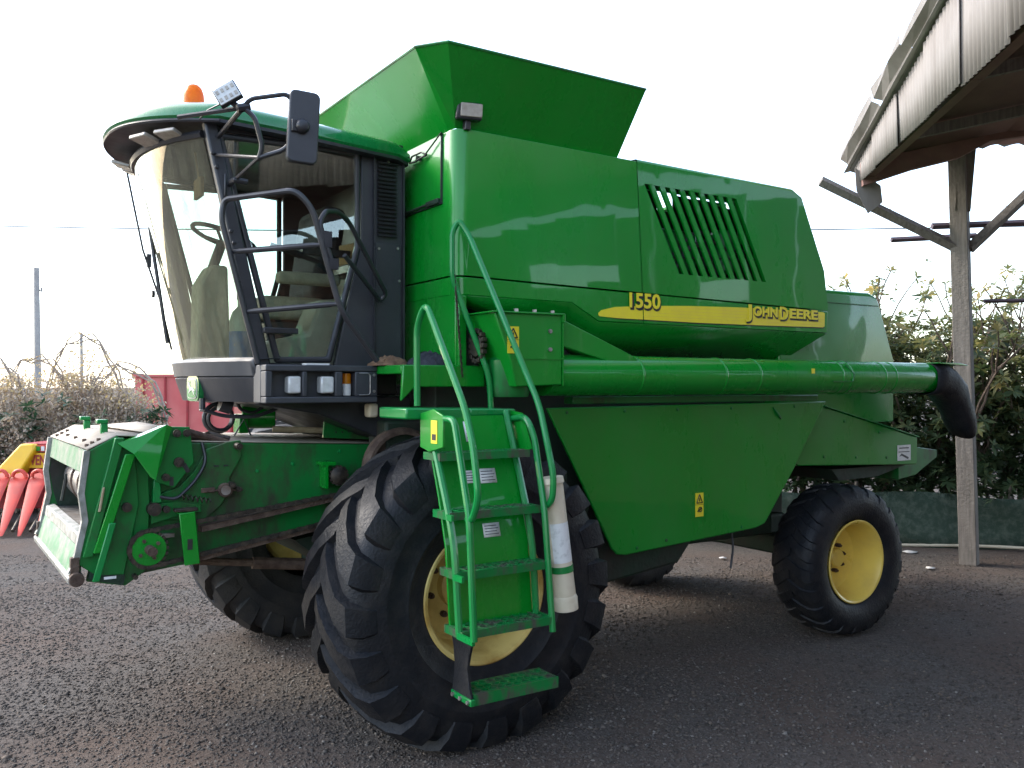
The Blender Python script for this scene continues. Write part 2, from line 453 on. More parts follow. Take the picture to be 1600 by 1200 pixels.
def attr_mesh(name, V, F, tints, m, parent=None, smooth=False):
    """numpy mesh (all faces same size) with a per-vertex tint"""
    V = np.asarray(V, dtype=np.float32).reshape(-1, 3); F = np.asarray(F, dtype=np.int32)
    me = bpy.data.meshes.new(name)
    me.vertices.add(len(V)); me.vertices.foreach_set('co', V.ravel())
    k = F.shape[1]
    me.loops.add(F.size); me.loops.foreach_set('vertex_index', F.ravel())
    me.polygons.add(len(F)); me.polygons.foreach_set('loop_start', np.arange(0, F.size, k, dtype=np.int32))
    me.polygons.foreach_set('loop_total', np.full(len(F), k, dtype=np.int32))
    me.update(calc_edges=True)
    at = me.attributes.new('tint', 'FLOAT', 'POINT')
    at.data.foreach_set('value', np.asarray(tints, dtype=np.float32))
    me.materials.append(MT[m])
    o = bpy.data.objects.new(name, me); COL.objects.link(o)
    if smooth:
        for p in me.polygons: p.use_smooth = True
    if parent: setpar(o, parent)
    return o
# ================================================================ SETTING
# ground: one sheet to the horizon, finer near the camera
def gz(x, y): return 0.012 * math.sin(x * 1.3 + 0.7 * math.sin(y)) * math.cos(y * 1.1)
b = MB()
xs = [-900, -200, -60, -25] + [-12 + i * 0.6 for i in range(41)] + [25, 60, 200, 900]
ysg = [-900, -200, -60, -25] + [-9 + i * 0.6 for i in range(41)] + [30, 60, 200, 900]
b.sheet([[(x, y, gz(x, y) if -12 <= x <= 12 and -9 <= y <= 15 else 0) for x in xs] for y in ysg])
g = b.build('ground', 'gravel', None, sharp=180)
g['kind'] = 'structure'
# crushed stone lying on it (tens of thousands of small angular stones in one mesh)
def pebbles(n):
    cx, cy = -2.254, -3.954
    A = R(57)
    fw = np.array([math.cos(A), math.sin(A)]); rt = np.array([math.sin(A), -math.cos(A)])
    dep = 2.8 + 7.1 * rng.random(n) ** 1.4
    lat = (rng.random(n) * 2 - 1) * (0.72 * dep + 1.2)
    P = np.array([cx, cy])[None] + fw[None] * dep[:, None] + rt[None] * lat[:, None]
    s = (0.0042 + 0.0068 * rng.random(n) ** 2.2) * (1 + 0.03 * dep)
    # wheel-worn lanes carry fewer loose stones
    lane = 0.5 + 0.5 * np.sin(1.9 * (P[:, 0] * 0.25 + P[:, 1]) + 0.8 * np.sin(P[:, 0] * 0.9)) * np.cos(0.7 * P[:, 0] + 0.5 * np.sin(1.3 * P[:, 1]))
    s *= np.where(rng.random(n) < 0.30 + 0.9 * lane, 1.0, 0.45)
    big = rng.random(n) < 0.004
    s[big] *= 2.0
    base = np.array([(1, 0, 0), (-1, 0, 0), (0, 1, 0), (0, -1, 0), (0, 0, 1), (0, 0, -1)], dtype=np.float32)
    faces = np.array([(0, 2, 4), (2, 1, 4), (1, 3, 4), (3, 0, 4), (2, 0, 5), (1, 2, 5), (3, 1, 5), (0, 3, 5)])
    V = base[None] * (0.75 + 0.6 * rng.random((n, 6, 1)))
    V += (rng.random((n, 6, 3)) - 0.5) * 0.7
    V *= np.array([1.15, 1.0, 0.65])
    a = rng.random(n) * 2 * math.pi
    ca, sa = np.cos(a)[:, None], np.sin(a)[:, None]
    X, Y = V[:, :, 0] * ca - V[:, :, 1] * sa, V[:, :, 0] * sa + V[:, :, 1] * ca
    V[:, :, 0], V[:, :, 1] = X, Y
    V *= s[:, None, None]
    gz_ = 0.012 * np.sin(P[:, 0] * 1.3 + 0.7 * np.sin(P[:, 1])) * np.cos(P[:, 1] * 1.1)
    V[:, :, 0] += P[:, 0:1]; V[:, :, 1] += P[:, 1:2]; V[:, :, 2] += (gz_ + s * 0.15)[:, None]
    F = faces[None] + (np.arange(n) * 6)[:, None, None]
    t = np.clip(0.45 + 0.25 * rng.standard_normal(n) + 0.22 * np.sin(P[:, 0] * 1.1 + 1.0) * np.sin(P[:, 1] * 0.8 + 0.5 * P[:, 0]), 0, 0.96)
    t[rng.random(n) < 0.003] = 1.0
    o = attr_mesh('gravel', V.reshape(-1, 3), F.reshape(-1, 3), np.repeat(t, 6), 'pebble')
    o['kind'] = 'stuff'; o['label'] = 'loose crushed grey and reddish stone covering the yard'; o['category'] = 'gravel'
pebbles(150000)
# scraps on the ground
def scrap(loc, r, seed, label, m='paper'):
    rr = random.Random(seed)
    n = 9
    pts = [(loc[0] + r * (0.6 + 0.5 * rr.random()) * math.cos(2 * math.pi * i / n), loc[1] + r * (0.5 + 0.5 * rr.random()) * math.sin(2 * math.pi * i / n), 0.012 + 0.012 * rr.random()) for i in range(n)]
    o = MB().add(pts + [(loc[0], loc[1], 0.03)], [(i, (i + 1) % n, n) for i in range(n)]).build('paper_scrap', m, None, solid=0.002)
    tag(o, label, 'litter')
scrap((-1.48, 0.08, 0), 0.055, 1, 'pale flattened scrap on the gravel left of the front tyre')
scrap((7.0, 2.0, 0), 0.10, 2, 'white scrap of paper beside the cream hose', )
scrap((6.35, 1.35, 0), 0.06, 4, 'pale scrap on the dark gravel left of the wooden post foot')
scrap((4.95, 2.9, 0), 0.05, 6, 'small white scrap on the gravel behind the rear wheel')
o = MB().tube([(-2.05, -0.62, 0.02), (-1.98, -0.54, 0.03), (-1.86, -0.48, 0.02)], 0.005, 6).build('dry_stick', 'straw', None)
tag(o, 'thin pale dry stick lying on the gravel in the foreground', 'stick')

# ---------------------------------------------------------------- shed with corrugated gable at the right
E0 = Vector((5.93, 1.95, 0)); D = Vector((-0.66, -0.751, 0)).normalized(); N = Vector((0.751, -0.66, 0)).normalized()
def sp_(t, s, z): p = E0 + D * t + N * s; return (p.x, p.y, z)
sh = empty('shed', tuple(E0 + D * 3 + N * 3))
tag(sh, 'open sided shed with corrugated metal gable and weathered posts', 'shed')
def gable_top(t): return 4.20 + 0.175 * min(t, 13.0 - t)
def corr_sheet(t0, t1, zb0, zb1, s0, tilt=0.0):
    """vertical corrugated sheet along the gable"""
    n = max(8, int((t1 - t0) / 0.0125))
    top, bot = [], []
    for i in range(n + 1):
        t = t0 + (t1 - t0) * i / n
        off = 0.008 * math.sin(2 * math.pi * t / 0.076)
        zb = zb0 + (zb1 - zb0) * i / n
        bot.append(sp_(t, s0 + off + tilt, zb)); top.append(sp_(t, s0 + off, gable_top(t) + 0.01))
    return MB().sheet([bot, top]).build('corrugated_sheet', 'zinc', sh, sharp=80, solid=0.0015)
tt = 0.0; k = 0
rs = random.Random(4)
while tt < 12.9:
    t1 = min(tt + 0.82, 13.0)
    corr_sheet(tt + 0.004, t1, 4.04 + rs.uniform(-.02, .02), 4.04 + rs.uniform(-.02, .02), -0.02 * (k % 2), 0.03 * rs.random())
    tt = t1 - 0.03; k += 1
# roof sheets behind the gable, dark underside
for side in (0, 1):
    b = MB()
    ta, tb = (-0.15, 6.5) if side == 0 else (6.5, 13.15)
    za, zb = (gable_top(-0.15) + 0.03, gable_top(6.5) + 0.03) if side == 0 else (gable_top(6.5) + 0.03, gable_top(6.5) + 0.03 - 6.65 * 0.175)
    rows = []
    for i in range(90):
        s = -0.08 + 6.3 * i / 89
        wv = 0.02 * math.sin(i * 2.1)
        rs_ = 0.24 * min(1, max(0, s) / 1.4)
        rows.append([sp_(ta, s, za + wv + rs_), sp_(tb, s, zb + wv + rs_)])
    b.sheet(rows); b.build('roof_sheet', 'zinc', sh, solid=0.004, sharp=80)
# brown boards under the verge
b = MB()
lowb = [(0.02, 3.97), (0.5, 4.12), (0.95, 4.22), (1.25, 4.38), (1.6, 4.42), (3.0, 4.44), (6.0, 4.46)]
A = [sp_(0.22, s, z) for s, z in lowb] + [sp_(0.22, 6.0, 4.47), sp_(0.22, 1.4, 4.47), sp_(0.22, 0.0, 4.22)]
Bq = [sp_(0.30, s, z) for s, z in lowb] + [sp_(0.30, 6.0, 4.47), sp_(0.30, 1.4, 4.47), sp_(0.30, 0.0, 4.22)]
b.loft(A, Bq); b.build('eave_board', 'brown', sh)
for i, (ta, tb) in enumerate(((0.0, 3.2), (3.2, 6.4), (6.4, 9.6), (9.6, 13.0))):
    b = MB(); b.loft([sp_(ta + .01, 0.06, 4.06), sp_(tb, 0.06, 4.06), sp_(tb, 0.06, 4.22), sp_(ta + .01, 0.06, 4.22)], [sp_(ta + .01, 0.14, 4.06), sp_(tb, 0.14, 4.06), sp_(tb, 0.14, 4.22), sp_(ta + .01, 0.14, 4.22)])
    b.build('tie_beam', 'brown', sh)
b = MB()
ceil = [[sp_(t, s, gable_top(t) - 0.02 + 0.24 * min(1, s / 1.4)) for t in (0.0, 6.5, 13.0)] for s in (0.15, 1.4, 6.0)]
b.sheet(ceil); b.build('roof_lining', 'brown', sh, solid=0.01)
for t in (0.9, 1.9, 2.9, 3.9, 4.9, 5.9):          # purlins under the lining
    za = gable_top(t) - 0.03
    A = [sp_(t, 0.16, za - 0.10), sp_(t + .06, 0.16, za - 0.10), sp_(t + .06, 0.16, za), sp_(t, 0.16, za)]
    B_ = [sp_(t, 1.4, za + 0.13), sp_(t + .06, 1.4, za + 0.13), sp_(t + .06, 1.4, za + 0.23), sp_(t, 1.4, za + 0.23)]
    C_ = [sp_(t, 5.9, za + 0.13), sp_(t + .06, 5.9, za + 0.13), sp_(t + .06, 5.9, za + 0.23), sp_(t, 5.9, za + 0.23)]
    m_ = MB(); m_.add(A + B_ + C_, [(i + k, (i + 1) % 4 + k, (i + 1) % 4 + 4 + k, i + 4 + k) for k in (0, 4) for i in range(4)] + [(0, 1, 2, 3), (8, 9, 10, 11)])
    m_.build('purlin', 'wood', sh)
# crumpled flashing along the verge
def flash(t0, t1, up, seed):
    rr = random.Random(seed)
    n = 3
    g = []
    for i in range(n + 1):
        t = t0 + (t1 - t0) * i / n
        z = gable_top(t)
        w1, w2, w3 = rr.uniform(-.015, .015), rr.uniform(-.025, .025), rr.uniform(-.02, .02)
        g.append([sp_(t, -0.03 + w1 * .3, z + 0.03), sp_(t, -0.06 + w1 * .6, z + up * 0.45), sp_(t - 0.05, -0.14 + w2, z + up * 0.7 + w3), sp_(t - 0.08, -0.12 + w3, z + up + w2)])
    MB().sheet(g).build('verge_flashing', 'zinc', sh, solid=0.002, sharp=0)
flash(-0.05, 1.25, 0.20, 1); flash(1.3, 2.2, 0.22, 2); flash(2.25, 3.3, 0.15, 3)
b = MB(); b.add([(5.754, 1.816, 4.173), (5.977, 1.67, 3.987), (5.994, 1.659, 3.813), (5.865, 1.743, 3.693), (5.765, 1.808, 3.933)], [(0, 1, 2, 3, 4)]); b.build('loose_sheet', 'zinc', sh, solid=0.003, sharp=0)
# walls of the shed: boarded back, half-open far end
def wallq(a, c, z0, z1, name, m): MB().loft([(a[0], a[1], z0), (c[0], c[1], z0), (c[0], c[1], z1), (a[0], a[1], z1)], [(a[0] + .04, a[1] - .03, z0), (c[0] + .04, c[1] - .03, z0), (c[0] + .04, c[1] - .03, z1), (a[0] + .04, a[1] - .03, z1)]).build(name, m, sh)
nb_ = 16
for i in range(nb_):
    ta, tb = 1.5 + 11.4 * i / nb_, 1.5 + 11.4 * (i + 1) / nb_ - .02
    gap = {6: (3.62, 4.0), 7: (3.5, 4.02), 8: (3.52, 4.05), 3: (3.2, 3.5), 10: (3.0, 3.4)}.get(i)
    if gap:
        wallq(sp_(ta, 6.0, 0), sp_(tb, 6.0, 0), 0, gap[0], 'back_board', 'brown')
        wallq(sp_(ta, 6.0, 0), sp_(tb, 6.0, 0), gap[1], gable_top(min(ta, tb, 13 - tb)), 'back_board', 'brown')
    else: wallq(sp_(ta, 6.0, 0), sp_(tb, 6.0, 0), 0, gable_top(min(ta, tb, 13 - tb)), 'back_board', 'brown')
for i in range(8):
    sa, sb = 0.6 + 5.3 * i / 8, 0.6 + 5.3 * (i + 1) / 8 - .02
    wallq(sp_(12.95, sa, 0), sp_(12.95, sb, 0), 0, 4.15, 'end_board', 'brown')
# posts
def post(p, h, lean=(0, 0), w=0.085, name='post'):
    c0, c1 = Vector((p[0], p[1], 0)), Vector((p[0] + lean[0], p[1] + lean[1], h))
    q = [(-w, -w), (w, -w), (w, w), (-w, w)]
    rot = Matrix.Rotation(R(20), 2)
    q = [rot @ Vector(a) for a in q]
    MB().loft([c0 + Vector((a.x, a.y, 0)) for a in q], [c1 + Vector((a.x, a.y, 0)) for a in q]).build(name, 'wood', sh, bevel=0.006)
PX, PY = 6.95, 1.28
post((PX, PY), 4.6, (-0.11, 0.07))
p5 = E0 + D * 12.6 + N * 0.9; post((p5.x, p5.y), 4.3)
p6 = E0 + D * 0.3 + N * 6.2; post((p6.x, p6.y), 4.3)
def beam(a, c, w, m, name):
    MB().tube([a, c], w, 4).build(name, m, sh, sharp=30)
beam((PX - 0.10, PY + 0.06, 3.36), (5.62, 2.14, 4.08), 0.058, 'wood', 'brace')
beam((PX + 0.0, PY - 0.0, 3.36), (7.55, 0.86, 4.06), 0.058, 'wood', 'brace')
beam((6.62, 1.50, 3.60), (8.4, 0.5, 3.70), 0.035, 'purple', 'tie_pipe')
beam((6.5, 1.9, 3.50), (7.3, 1.4, 3.55), 0.03, 'purple', 'tie_pipe')
beam((6.87, 1.33, 3.75), (6.92, 1.28, 4.62), 0.11, 'wood', 'post_block')
beam((PX + 0.1, PY - 0.1, 2.80), (8.6, 0.1, 2.82), 0.022, 'purple', 'tie_pipe')

# ---------------------------------------------------------------- hedge plants behind the post
def leaf_rosette(V, F, T, c, axis, n, L, rr, tint, wid=0.16):
    axis = Vector(axis).normalized()
    u = axis.orthogonal().normalized(); w = axis.cross(u)
    for k in range(n):
        a = 2 * math.pi * (k + rr.random() * .6) / n
        rad = u * math.cos(a) + w * math.sin(a)
        el = rr.uniform(-0.15, 0.75)
        d = (rad * math.cos(el) + axis * math.sin(el)).normalized()
        l = L * rr.uniform(0.65, 1.1)
        side = d.cross(axis).normalized() * l * wid * rr.uniform(.8, 1.2)
        dr = Vector((0, 0, -l * rr.uniform(0.08, 0.35)))
        o = len(V)
        m1 = c + d * l * 0.5 + dr * 0.25
        V.extend([c, m1 - side, m1 + side, c + d * l + dr])
        F.extend([(o, o + 1, o + 2), (o + 1, o + 3, o + 2)])
        tn = min(1, max(0, tint + rr.uniform(-.2, .2)))
        T.extend([tn] * 4)
def shrub(base, h, seed, label, nst=7, spread=0.9, dens=1.0, group='hedge plants behind the shed post'):
    rr = random.Random(seed)
    o = empty('hedge_shrub', base)
    tag(o, label, 'shrub', group)
    st = MB(); V, F, T = [], [], []; FV, FF, FT = [], [], []
    for k in range(nst):
        p = Vector(base) + Vector((rr.uniform(-.35, .35), rr.uniform(-.35, .35), 0))
        d = Vector((rr.uniform(-.4, .4), rr.uniform(-.4, .4), 1)).normalized()
        hh = h * rr.uniform(0.62, 1.0)
        def grow(p, d, l, r, depth):
            n = 4
            pts = [p]
            for i in range(n):
                d = (d + Vector((rr.uniform(-.22, .22), rr.uniform(-.22, .22), 0.10))).normalized()
                pts.append(pts[-1] + d * l / n)
            st.tube(pts, [r * (1 - 0.4 * i / n) for i in range(n + 1)], 5, False)
            # leaves along lower part
            for i in range(1, n + 1):
                zrel = (pts[i].z) / h
                q = int(dens * (2 if zrel < 0.45 else (1 if rr.random() < .32 else 0)))
                for _ in range(q):
                    off = Vector((rr.uniform(-.3, .3), rr.uniform(-.3, .3), rr.uniform(-.2, .2)))
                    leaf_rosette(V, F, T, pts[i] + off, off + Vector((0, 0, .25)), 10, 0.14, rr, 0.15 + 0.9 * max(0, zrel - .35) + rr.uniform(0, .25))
            if depth > 0:
                for _ in range(rr.choice((2, 3))):
                    dd = (d + Vector((rr.uniform(-.75, .75), rr.uniform(-.75, .75), rr.uniform(-.1, .5)))).normalized()
                    grow(pts[-1], dd, l * rr.uniform(.5, .75), r * .6, depth - 1)
            else:
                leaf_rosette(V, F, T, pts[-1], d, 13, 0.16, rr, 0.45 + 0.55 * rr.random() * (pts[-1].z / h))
                if rr.random() < 0.10: leaf_rosette(FV, FF, FT, pts[-1] + Vector((0, 0, .05)), d, 8, 0.06, rr, rr.random(), 0.4)
        grow(p, d, hh * 0.42, 0.032, 2)
    for _ in range(int(400 * dens)):
        a = rr.uniform(0, 2 * math.pi); q = spread * math.sqrt(rr.random())
        z = h * (0.16 + 0.52 * rr.random() ** 1.25)
        leaf_rosette(V, F, T, Vector(base) + Vector((q * math.cos(a), q * math.sin(a), z)), (rr.uniform(-.6, .6), rr.uniform(-.6, .6), 1), 11, 0.15, rr, 0.08 + 1.1 * max(0, z / h - .28) + rr.uniform(0, .2))  # tint climbs with height: backlight put into the leaf colour
    st.build('stem', 'branch', o)['kind'] = 'stuff'
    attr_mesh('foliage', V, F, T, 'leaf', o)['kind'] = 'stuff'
    if FV: attr_mesh('flower', FV, FF, FT, 'flower', o)['kind'] = 'stuff'
    return o
fence_a, fence_b = Vector((4.2, 5.4, 0)), Vector((9.6, 0.05, 0))
fd = (fence_b - fence_a).normalized(); fn = Vector((-fd.y, fd.x, 0))
if fn.dot(Vector((1, 1, 0))) < 0: fn = -fn
def fpt(u, back): p = fence_a + fd * u + fn * back; return (p.x, p.y, 0)
SH = [(1.0, .7, 3.95, 'leafy shrub seen low behind the straw chopper of the combine'), (1.9, 1.0, 4.05, 'dark leafy shrub beside the rear hood of the combine'),
      (2.75, .75, 4.10, 'tall bare-topped shrub just right of the rear hood'), (3.35, 1.35, 4.35, 'spindly shrub with branches above the auger spout'),
      (3.95, .75, 3.95, 'leafy shrub left of the wooden post'), (4.55, 1.25, 4.20, 'tall shrub standing behind the wooden post'),
      (5.1, .7, 3.75, 'shrub with red flowers right of the wooden post'), (5.75, 1.2, 4.05, 'shrub under the thin pipe rail near the right edge'),
      (6.4, .75, 3.75, 'dense shrub at the right edge of the view'), (7.1, 1.2, 4.05, 'rightmost shrub of the hedge')]
for i, (u, bk_, h, lab) in enumerate(SH):
    shrub(fpt(u, bk_), h, 30 + i, lab)
# shade-net fence at the foot of the hedge, with its stakes
nf = empty('net_fence', fpt(3.5, 0))
tag(nf, 'low dark green shade net fence along the foot of the hedge', 'fence')
rows = [[], [], [], [], []]
for i in range(61):
    u = i * 7.4 / 60
    for j in range(5):
        z = 0.62 * j / 4 + (0.03 * math.sin(u * 3.1) if j == 4 else 0)
        p = fpt(u, 0.05 * math.sin(u * 2.3 + j) + 0.02 * math.sin(u * 9 + j * 2))
        rows[j].append((p[0], p[1], z))
MB().sheet(rows).build('net', 'net', nf, solid=0.004, sharp=180)
for u in (0.3, 2.1, 3.9, 5.6, 7.2):
    p = fpt(u, 0.10); MB().cyl((p[0], p[1], 0), (p[0], p[1], 0.75), 0.022, 8).build('stake', 'wood', nf)
pts = []
for i in range(50):
    u = i * 7.0 / 49
    p = fpt(u, -0.10 + 0.05 * math.sin(u * 1.7)); pts.append((p[0], p[1], 0.035 + 0.012 * math.sin(u * 2.6)))
o = MB().tube(pts, 0.018, 8).build('garden_hose', 'hose', None)
tag(o, 'long cream hose lying along the foot of the net fence', 'hose')

# ---------------------------------------------------------------- left background
YARD0 = Vector((-2.254, -3.954, 0)); YARD_Y = Vector((math.cos(R(57)), math.sin(R(57)), 0)); YARD_X = Vector((math.sin(R(57)), -math.cos(R(57)), 0))
def place(dep, lat, z=0): p = YARD0 + YARD_Y * dep + YARD_X * lat; return (p.x, p.y, z)
def drybush(base, rx, h, seed, label, hoops=0, green=0.12):
    rr = random.Random(seed)
    o = empty('dry_bush', base); tag(o, label, 'bush', 'dry vine-covered bushes behind the red machine')
    tw = MB(); V, F, T = [], [], []; GV, GF, GT = [], [], []
    B = Vector(base)
    for k in range(int(190 * rx)):
        a, q = rr.uniform(0, 2 * math.pi), rx * math.sqrt(rr.random())
        top = h * max(0.25, 1 - 0.55 * (q / rx) ** 2) * rr.uniform(.6, 1.05)
        p0 = B + YARD_X * (q * math.cos(a) * .7) + YARD_Y * (q * math.sin(a) * .4)
        p2 = B + YARD_X * q * math.cos(a) + YARD_Y * q * math.sin(a) * .6 + Vector((0, 0, top))
        p1 = (p0 + p2) / 2 + Vector((rr.uniform(-.2, .2), rr.uniform(-.2, .2), rr.uniform(0, .3)))
        p3 = p2 + Vector((rr.uniform(-.35, .35), rr.uniform(-.35, .35), rr.uniform(-.5, .1)))
        tw.tube([p0, p1, p2, p3], [.010, .008, .006, .004], 3, False)
        for _ in range(75):
            t = rr.random()
            c = (p1.lerp(p2, t) if rr.random() < .5 else p2.lerp(p3, t)) + Vector((rr.uniform(-.16, .16), rr.uniform(-.16, .16), rr.uniform(-.14, .10)))
            s = rr.uniform(.016, .040)
            d1 = Vector((rr.uniform(-1, 1), rr.uniform(-1, 1), rr.uniform(-1, 1))).normalized() * s
            d2 = d1.cross(Vector((rr.uniform(-1, 1), rr.uniform(-1, 1), rr.uniform(-1, 1)))).normalized() * s * .6
            n = len(V); V.extend([c - d1, c + d2, c + d1, c - d2]); F.append((n, n + 1, n + 2)); F.append((n, n + 2, n + 3)); T.extend([rr.random() * .8 + (0.2 if c.z > h * .8 else 0)] * 4)
        if rr.random() < green:
            c = B + YARD_X * q * math.cos(a) + YARD_Y * (-abs(q * math.sin(a)) * .6 - .1) + Vector((0, 0, rr.uniform(.2, .75) * h))
            for _ in range(5): leaf_rosette(GV, GF, GT, c + Vector((rr.uniform(-.2, .2), rr.uniform(-.2, .2), rr.uniform(-.15, .15))), (rr.uniform(-.5, .5), rr.uniform(-.5, .5), 1), 9, .17, rr, rr.random())
    for k in range(hoops):
        w = rr.uniform(.35, .7); cx = rr.uniform(-.6, .6) * rx; hh = h * rr.uniform(1.05, 1.32)
        c = B + YARD_X * cx
        for m in range(3):
            tw.tube([c + YARD_X * w * math.cos(t) * rr.uniform(.9, 1.1) + Vector((0, 0, h * .6 + (hh - h * .6) * math.sin(t) * rr.uniform(.85, 1.05))) for t in np.linspace(0, math.pi, 12)], .014, 4, False)
        for _ in range(420):
            t, q = rr.uniform(.1, math.pi - .1), math.sqrt(rr.random())
            cc = c + YARD_X * w * q * math.cos(t) + YARD_Y * rr.uniform(-.1, .1) + Vector((0, 0, h * .6 + (hh - h * .6) * q * math.sin(t)))
            s = rr.uniform(.015, .035)
            d1 = Vector((rr.uniform(-1, 1), rr.uniform(-1, 1), rr.uniform(-1, 1))).normalized() * s
            d2 = d1.cross(Vector((rr.uniform(-1, 1), rr.uniform(-1, 1), rr.uniform(-1, 1)))).normalized() * s * .6
            n = len(V); V.extend([cc - d1, cc + d2, cc + d1, cc - d2]); F.append((n, n + 1, n + 2)); F.append((n, n + 2, n + 3)); T.extend([rr.uniform(.75, 1)] * 4)
    tw.stuff('twigs', 'drytwig', o)
    attr_mesh('dry_foliage', V, F, T, 'leaf_dry', o)['kind'] = 'stuff'
    if GV: attr_mesh('green_foliage', GV, GF, GT, 'leaf_green', o)['kind'] = 'stuff'
    return o
DB = [(13.2, -8.7, 1.3, 1.95, 0, .06, 'dry brown bush at the far left edge of the yard'), (13.6, -7.7, 1.3, 2.1, 1, .10, 'brown vine-covered bush behind the red corn header'),
      (14.2, -6.95, 1.2, 2.25, 2, .05, 'tallest dry bush with arched vines below the thin pole'), (14.0, -6.2, 0.9, 1.9, 1, .04, 'grey brown bush with arching vine beside the red container'),
      (14.2, -5.2, 0.8, 1.15, 0, .05, 'low dry bush in front of the red container'), (14.0, -4.2, 0.8, 0.85, 0, .06, 'small dry bush seen below the cab nose')]
for i, (dep, lat, rx, h, hp, gr, lab) in enumerate(DB):
    drybush(place(dep, lat), rx, h, 60 + i, lab, hp, gr)
# red container with ribs, salmon panel paints in the light on its dust
ct = empty('container', place(22, -6, 0))
tag(ct, 'faded red metal container with a lit dusty salmon panel behind the dry bushes', 'container')
def cbox(l0, l1, d0, d1, z0, z1):
    q = [place(d0, l0), place(d0, l1), place(d1, l1), place(d1, l0)]
    return MB().loft([(p[0], p[1], z0) for p in q], [(p[0], p[1], z1) for p in q])
cbox(-9.4, -3.3, 22, 24.4, 0.3, 2.13).build('container_wall', 'container', ct, bevel=0.02)
cbox(-9.45, -3.25, 21.94, 24.46, 2.131, 2.19).build('top_rail', 'container', ct)
l = -9.2
while l < -6.8:
    cbox(l, l + 0.04, 21.95, 21.998, 0.4, 2.13).build('rib', 'red_dark', ct); l += 0.55
cbox(-6.9, -3.3, 21.93, 21.998, 0.3, 2.1).build('lit_dusty_panel', 'container2', ct)
cbox(-9.45, -3.25, 21.95, 24.45, 0.0, 0.299).build('base_rail', 'red_dark', ct)
# red and yellow corn header parked at the left edge
mh = empty('corn_header', place(10.6, -6.2))
tag(mh, 'red and yellow corn header with pointed snouts parked at the left edge', 'corn header')
hd = place(10.55, -6.2)
def hp(l, d, z): p = YARD0 + YARD_X * l + YARD_Y * d; return Vector((p.x, p.y, z))
for i, (l0, l1) in enumerate(((-7.181, -7.03), (-6.938, -6.8), (-6.687, -6.562), (-6.445, -6.332), (-6.193, -6.11), (-5.942, -5.88))):
    back, tip = hp(l0, 11.55, 0.69), hp(l1, 10.95, 0.05)
    secs = []
    for t in (0, .08, .5, .88, 1):
        c = back.lerp(tip, t); w = 0.095 * (1 - t) ** .75 + .022; hgt = 0.10 * (1 - t) ** .7 + .02
        secs.append([c + YARD_X * w * math.cos(a) + (YARD_Y * .8 + Vector((0, 0, .6))) * hgt * math.sin(a) for a in np.linspace(0, 2 * math.pi, 15)[:-1]])
    m_ = MB()
    vs_ = [p for s in secs for p in s]
    m_.add(vs_, [(k * 14 + i_, k * 14 + (i_ + 1) % 14, (k + 1) * 14 + (i_ + 1) % 14, (k + 1) * 14 + i_) for k in range(4) for i_ in range(14)] + [tuple(range(14)), tuple(range(56, 70))])
    m_.build('snout', 'red', mh, sharp=50)
    c = back + Vector((0, 0, .02))
    MB().tube([c + YARD_X * .085 * math.cos(a) + Vector((0, 0, .085 * math.sin(a))) for a in np.linspace(0, math.pi, 12)], 0.024, 8).build('snout_loop', 'red', mh)
    g0, g1 = back + YARD_X * .12 - Vector((0, 0, .3)), tip + YARD_X * .14 + Vector((0, 0, .05))
    m_ = MB(); m_.tube([g0, g1], 0.022, 8)
    m_.build('gathering_chain', 'chain', mh)
m_ = MB()
A = [hp(-6.571, 11.9, .25), hp(-5.691, 11.9, .25), hp(-5.691, 11.9, 1.13), hp(-6.571, 11.9, 1.13)]
m_.loft(A, [p + YARD_Y * .5 for p in A]); m_.build('header_frame', 'red_dark', mh, bevel=.01)
def board(l0, l1, z0, z1, d, name, m, dz=0.03):
    A = [hp(l0, d, z0), hp(l1, d, z0), hp(l1, d, z1), hp(l0, d, z1)]
    return MB().loft(A, [p + YARD_Y * dz for p in A]).build(name, m, mh)
board(-6.486, -6.006, .80, 1.0, 11.84, 'name_board', 'yellow_hood')
board(-7.933, -6.579, .25, .62, 11.9, 'lower_frame', 'red_dark', .4)
yaw = math.atan2(YARD_X.y, YARD_X.x)
text_mesh('board_lettering', 'VEN', 0.185, tuple(hp(-6.455, 11.83, 0.845)), 'red_dark', mh, 0.004, 0.002, 1.0, yaw, width=0.20)
board(-6.486, -5.92, 1.02, 1.10, 11.84, 'upper_board', 'red')
board(-6.45, -6.398, 1.03, 1.09, 11.82, 'board_patch', 'yellow_hood', .01); board(-6.39, -6.321, 1.03, 1.09, 11.82, 'board_patch', 'green', .01); board(-6.304, -6.261, 1.03, 1.09, 11.82, 'board_patch', 'white', .01)
m_ = MB()
A = [hp(l, 11.6 + .3 * (z - .5), z) for l, z in ((-7.229, 0.42), (-6.607, 0.56), (-6.363, 1.05), (-6.388, 1.13), (-6.565, 1.13), (-6.842, 0.78))]
m_.loft(A, [p + YARD_Y * .22 - Vector((0, 0, .02)) for p in A]); m_.build('divider_hood', 'yellow_hood', mh, bevel=.03, seg=3)
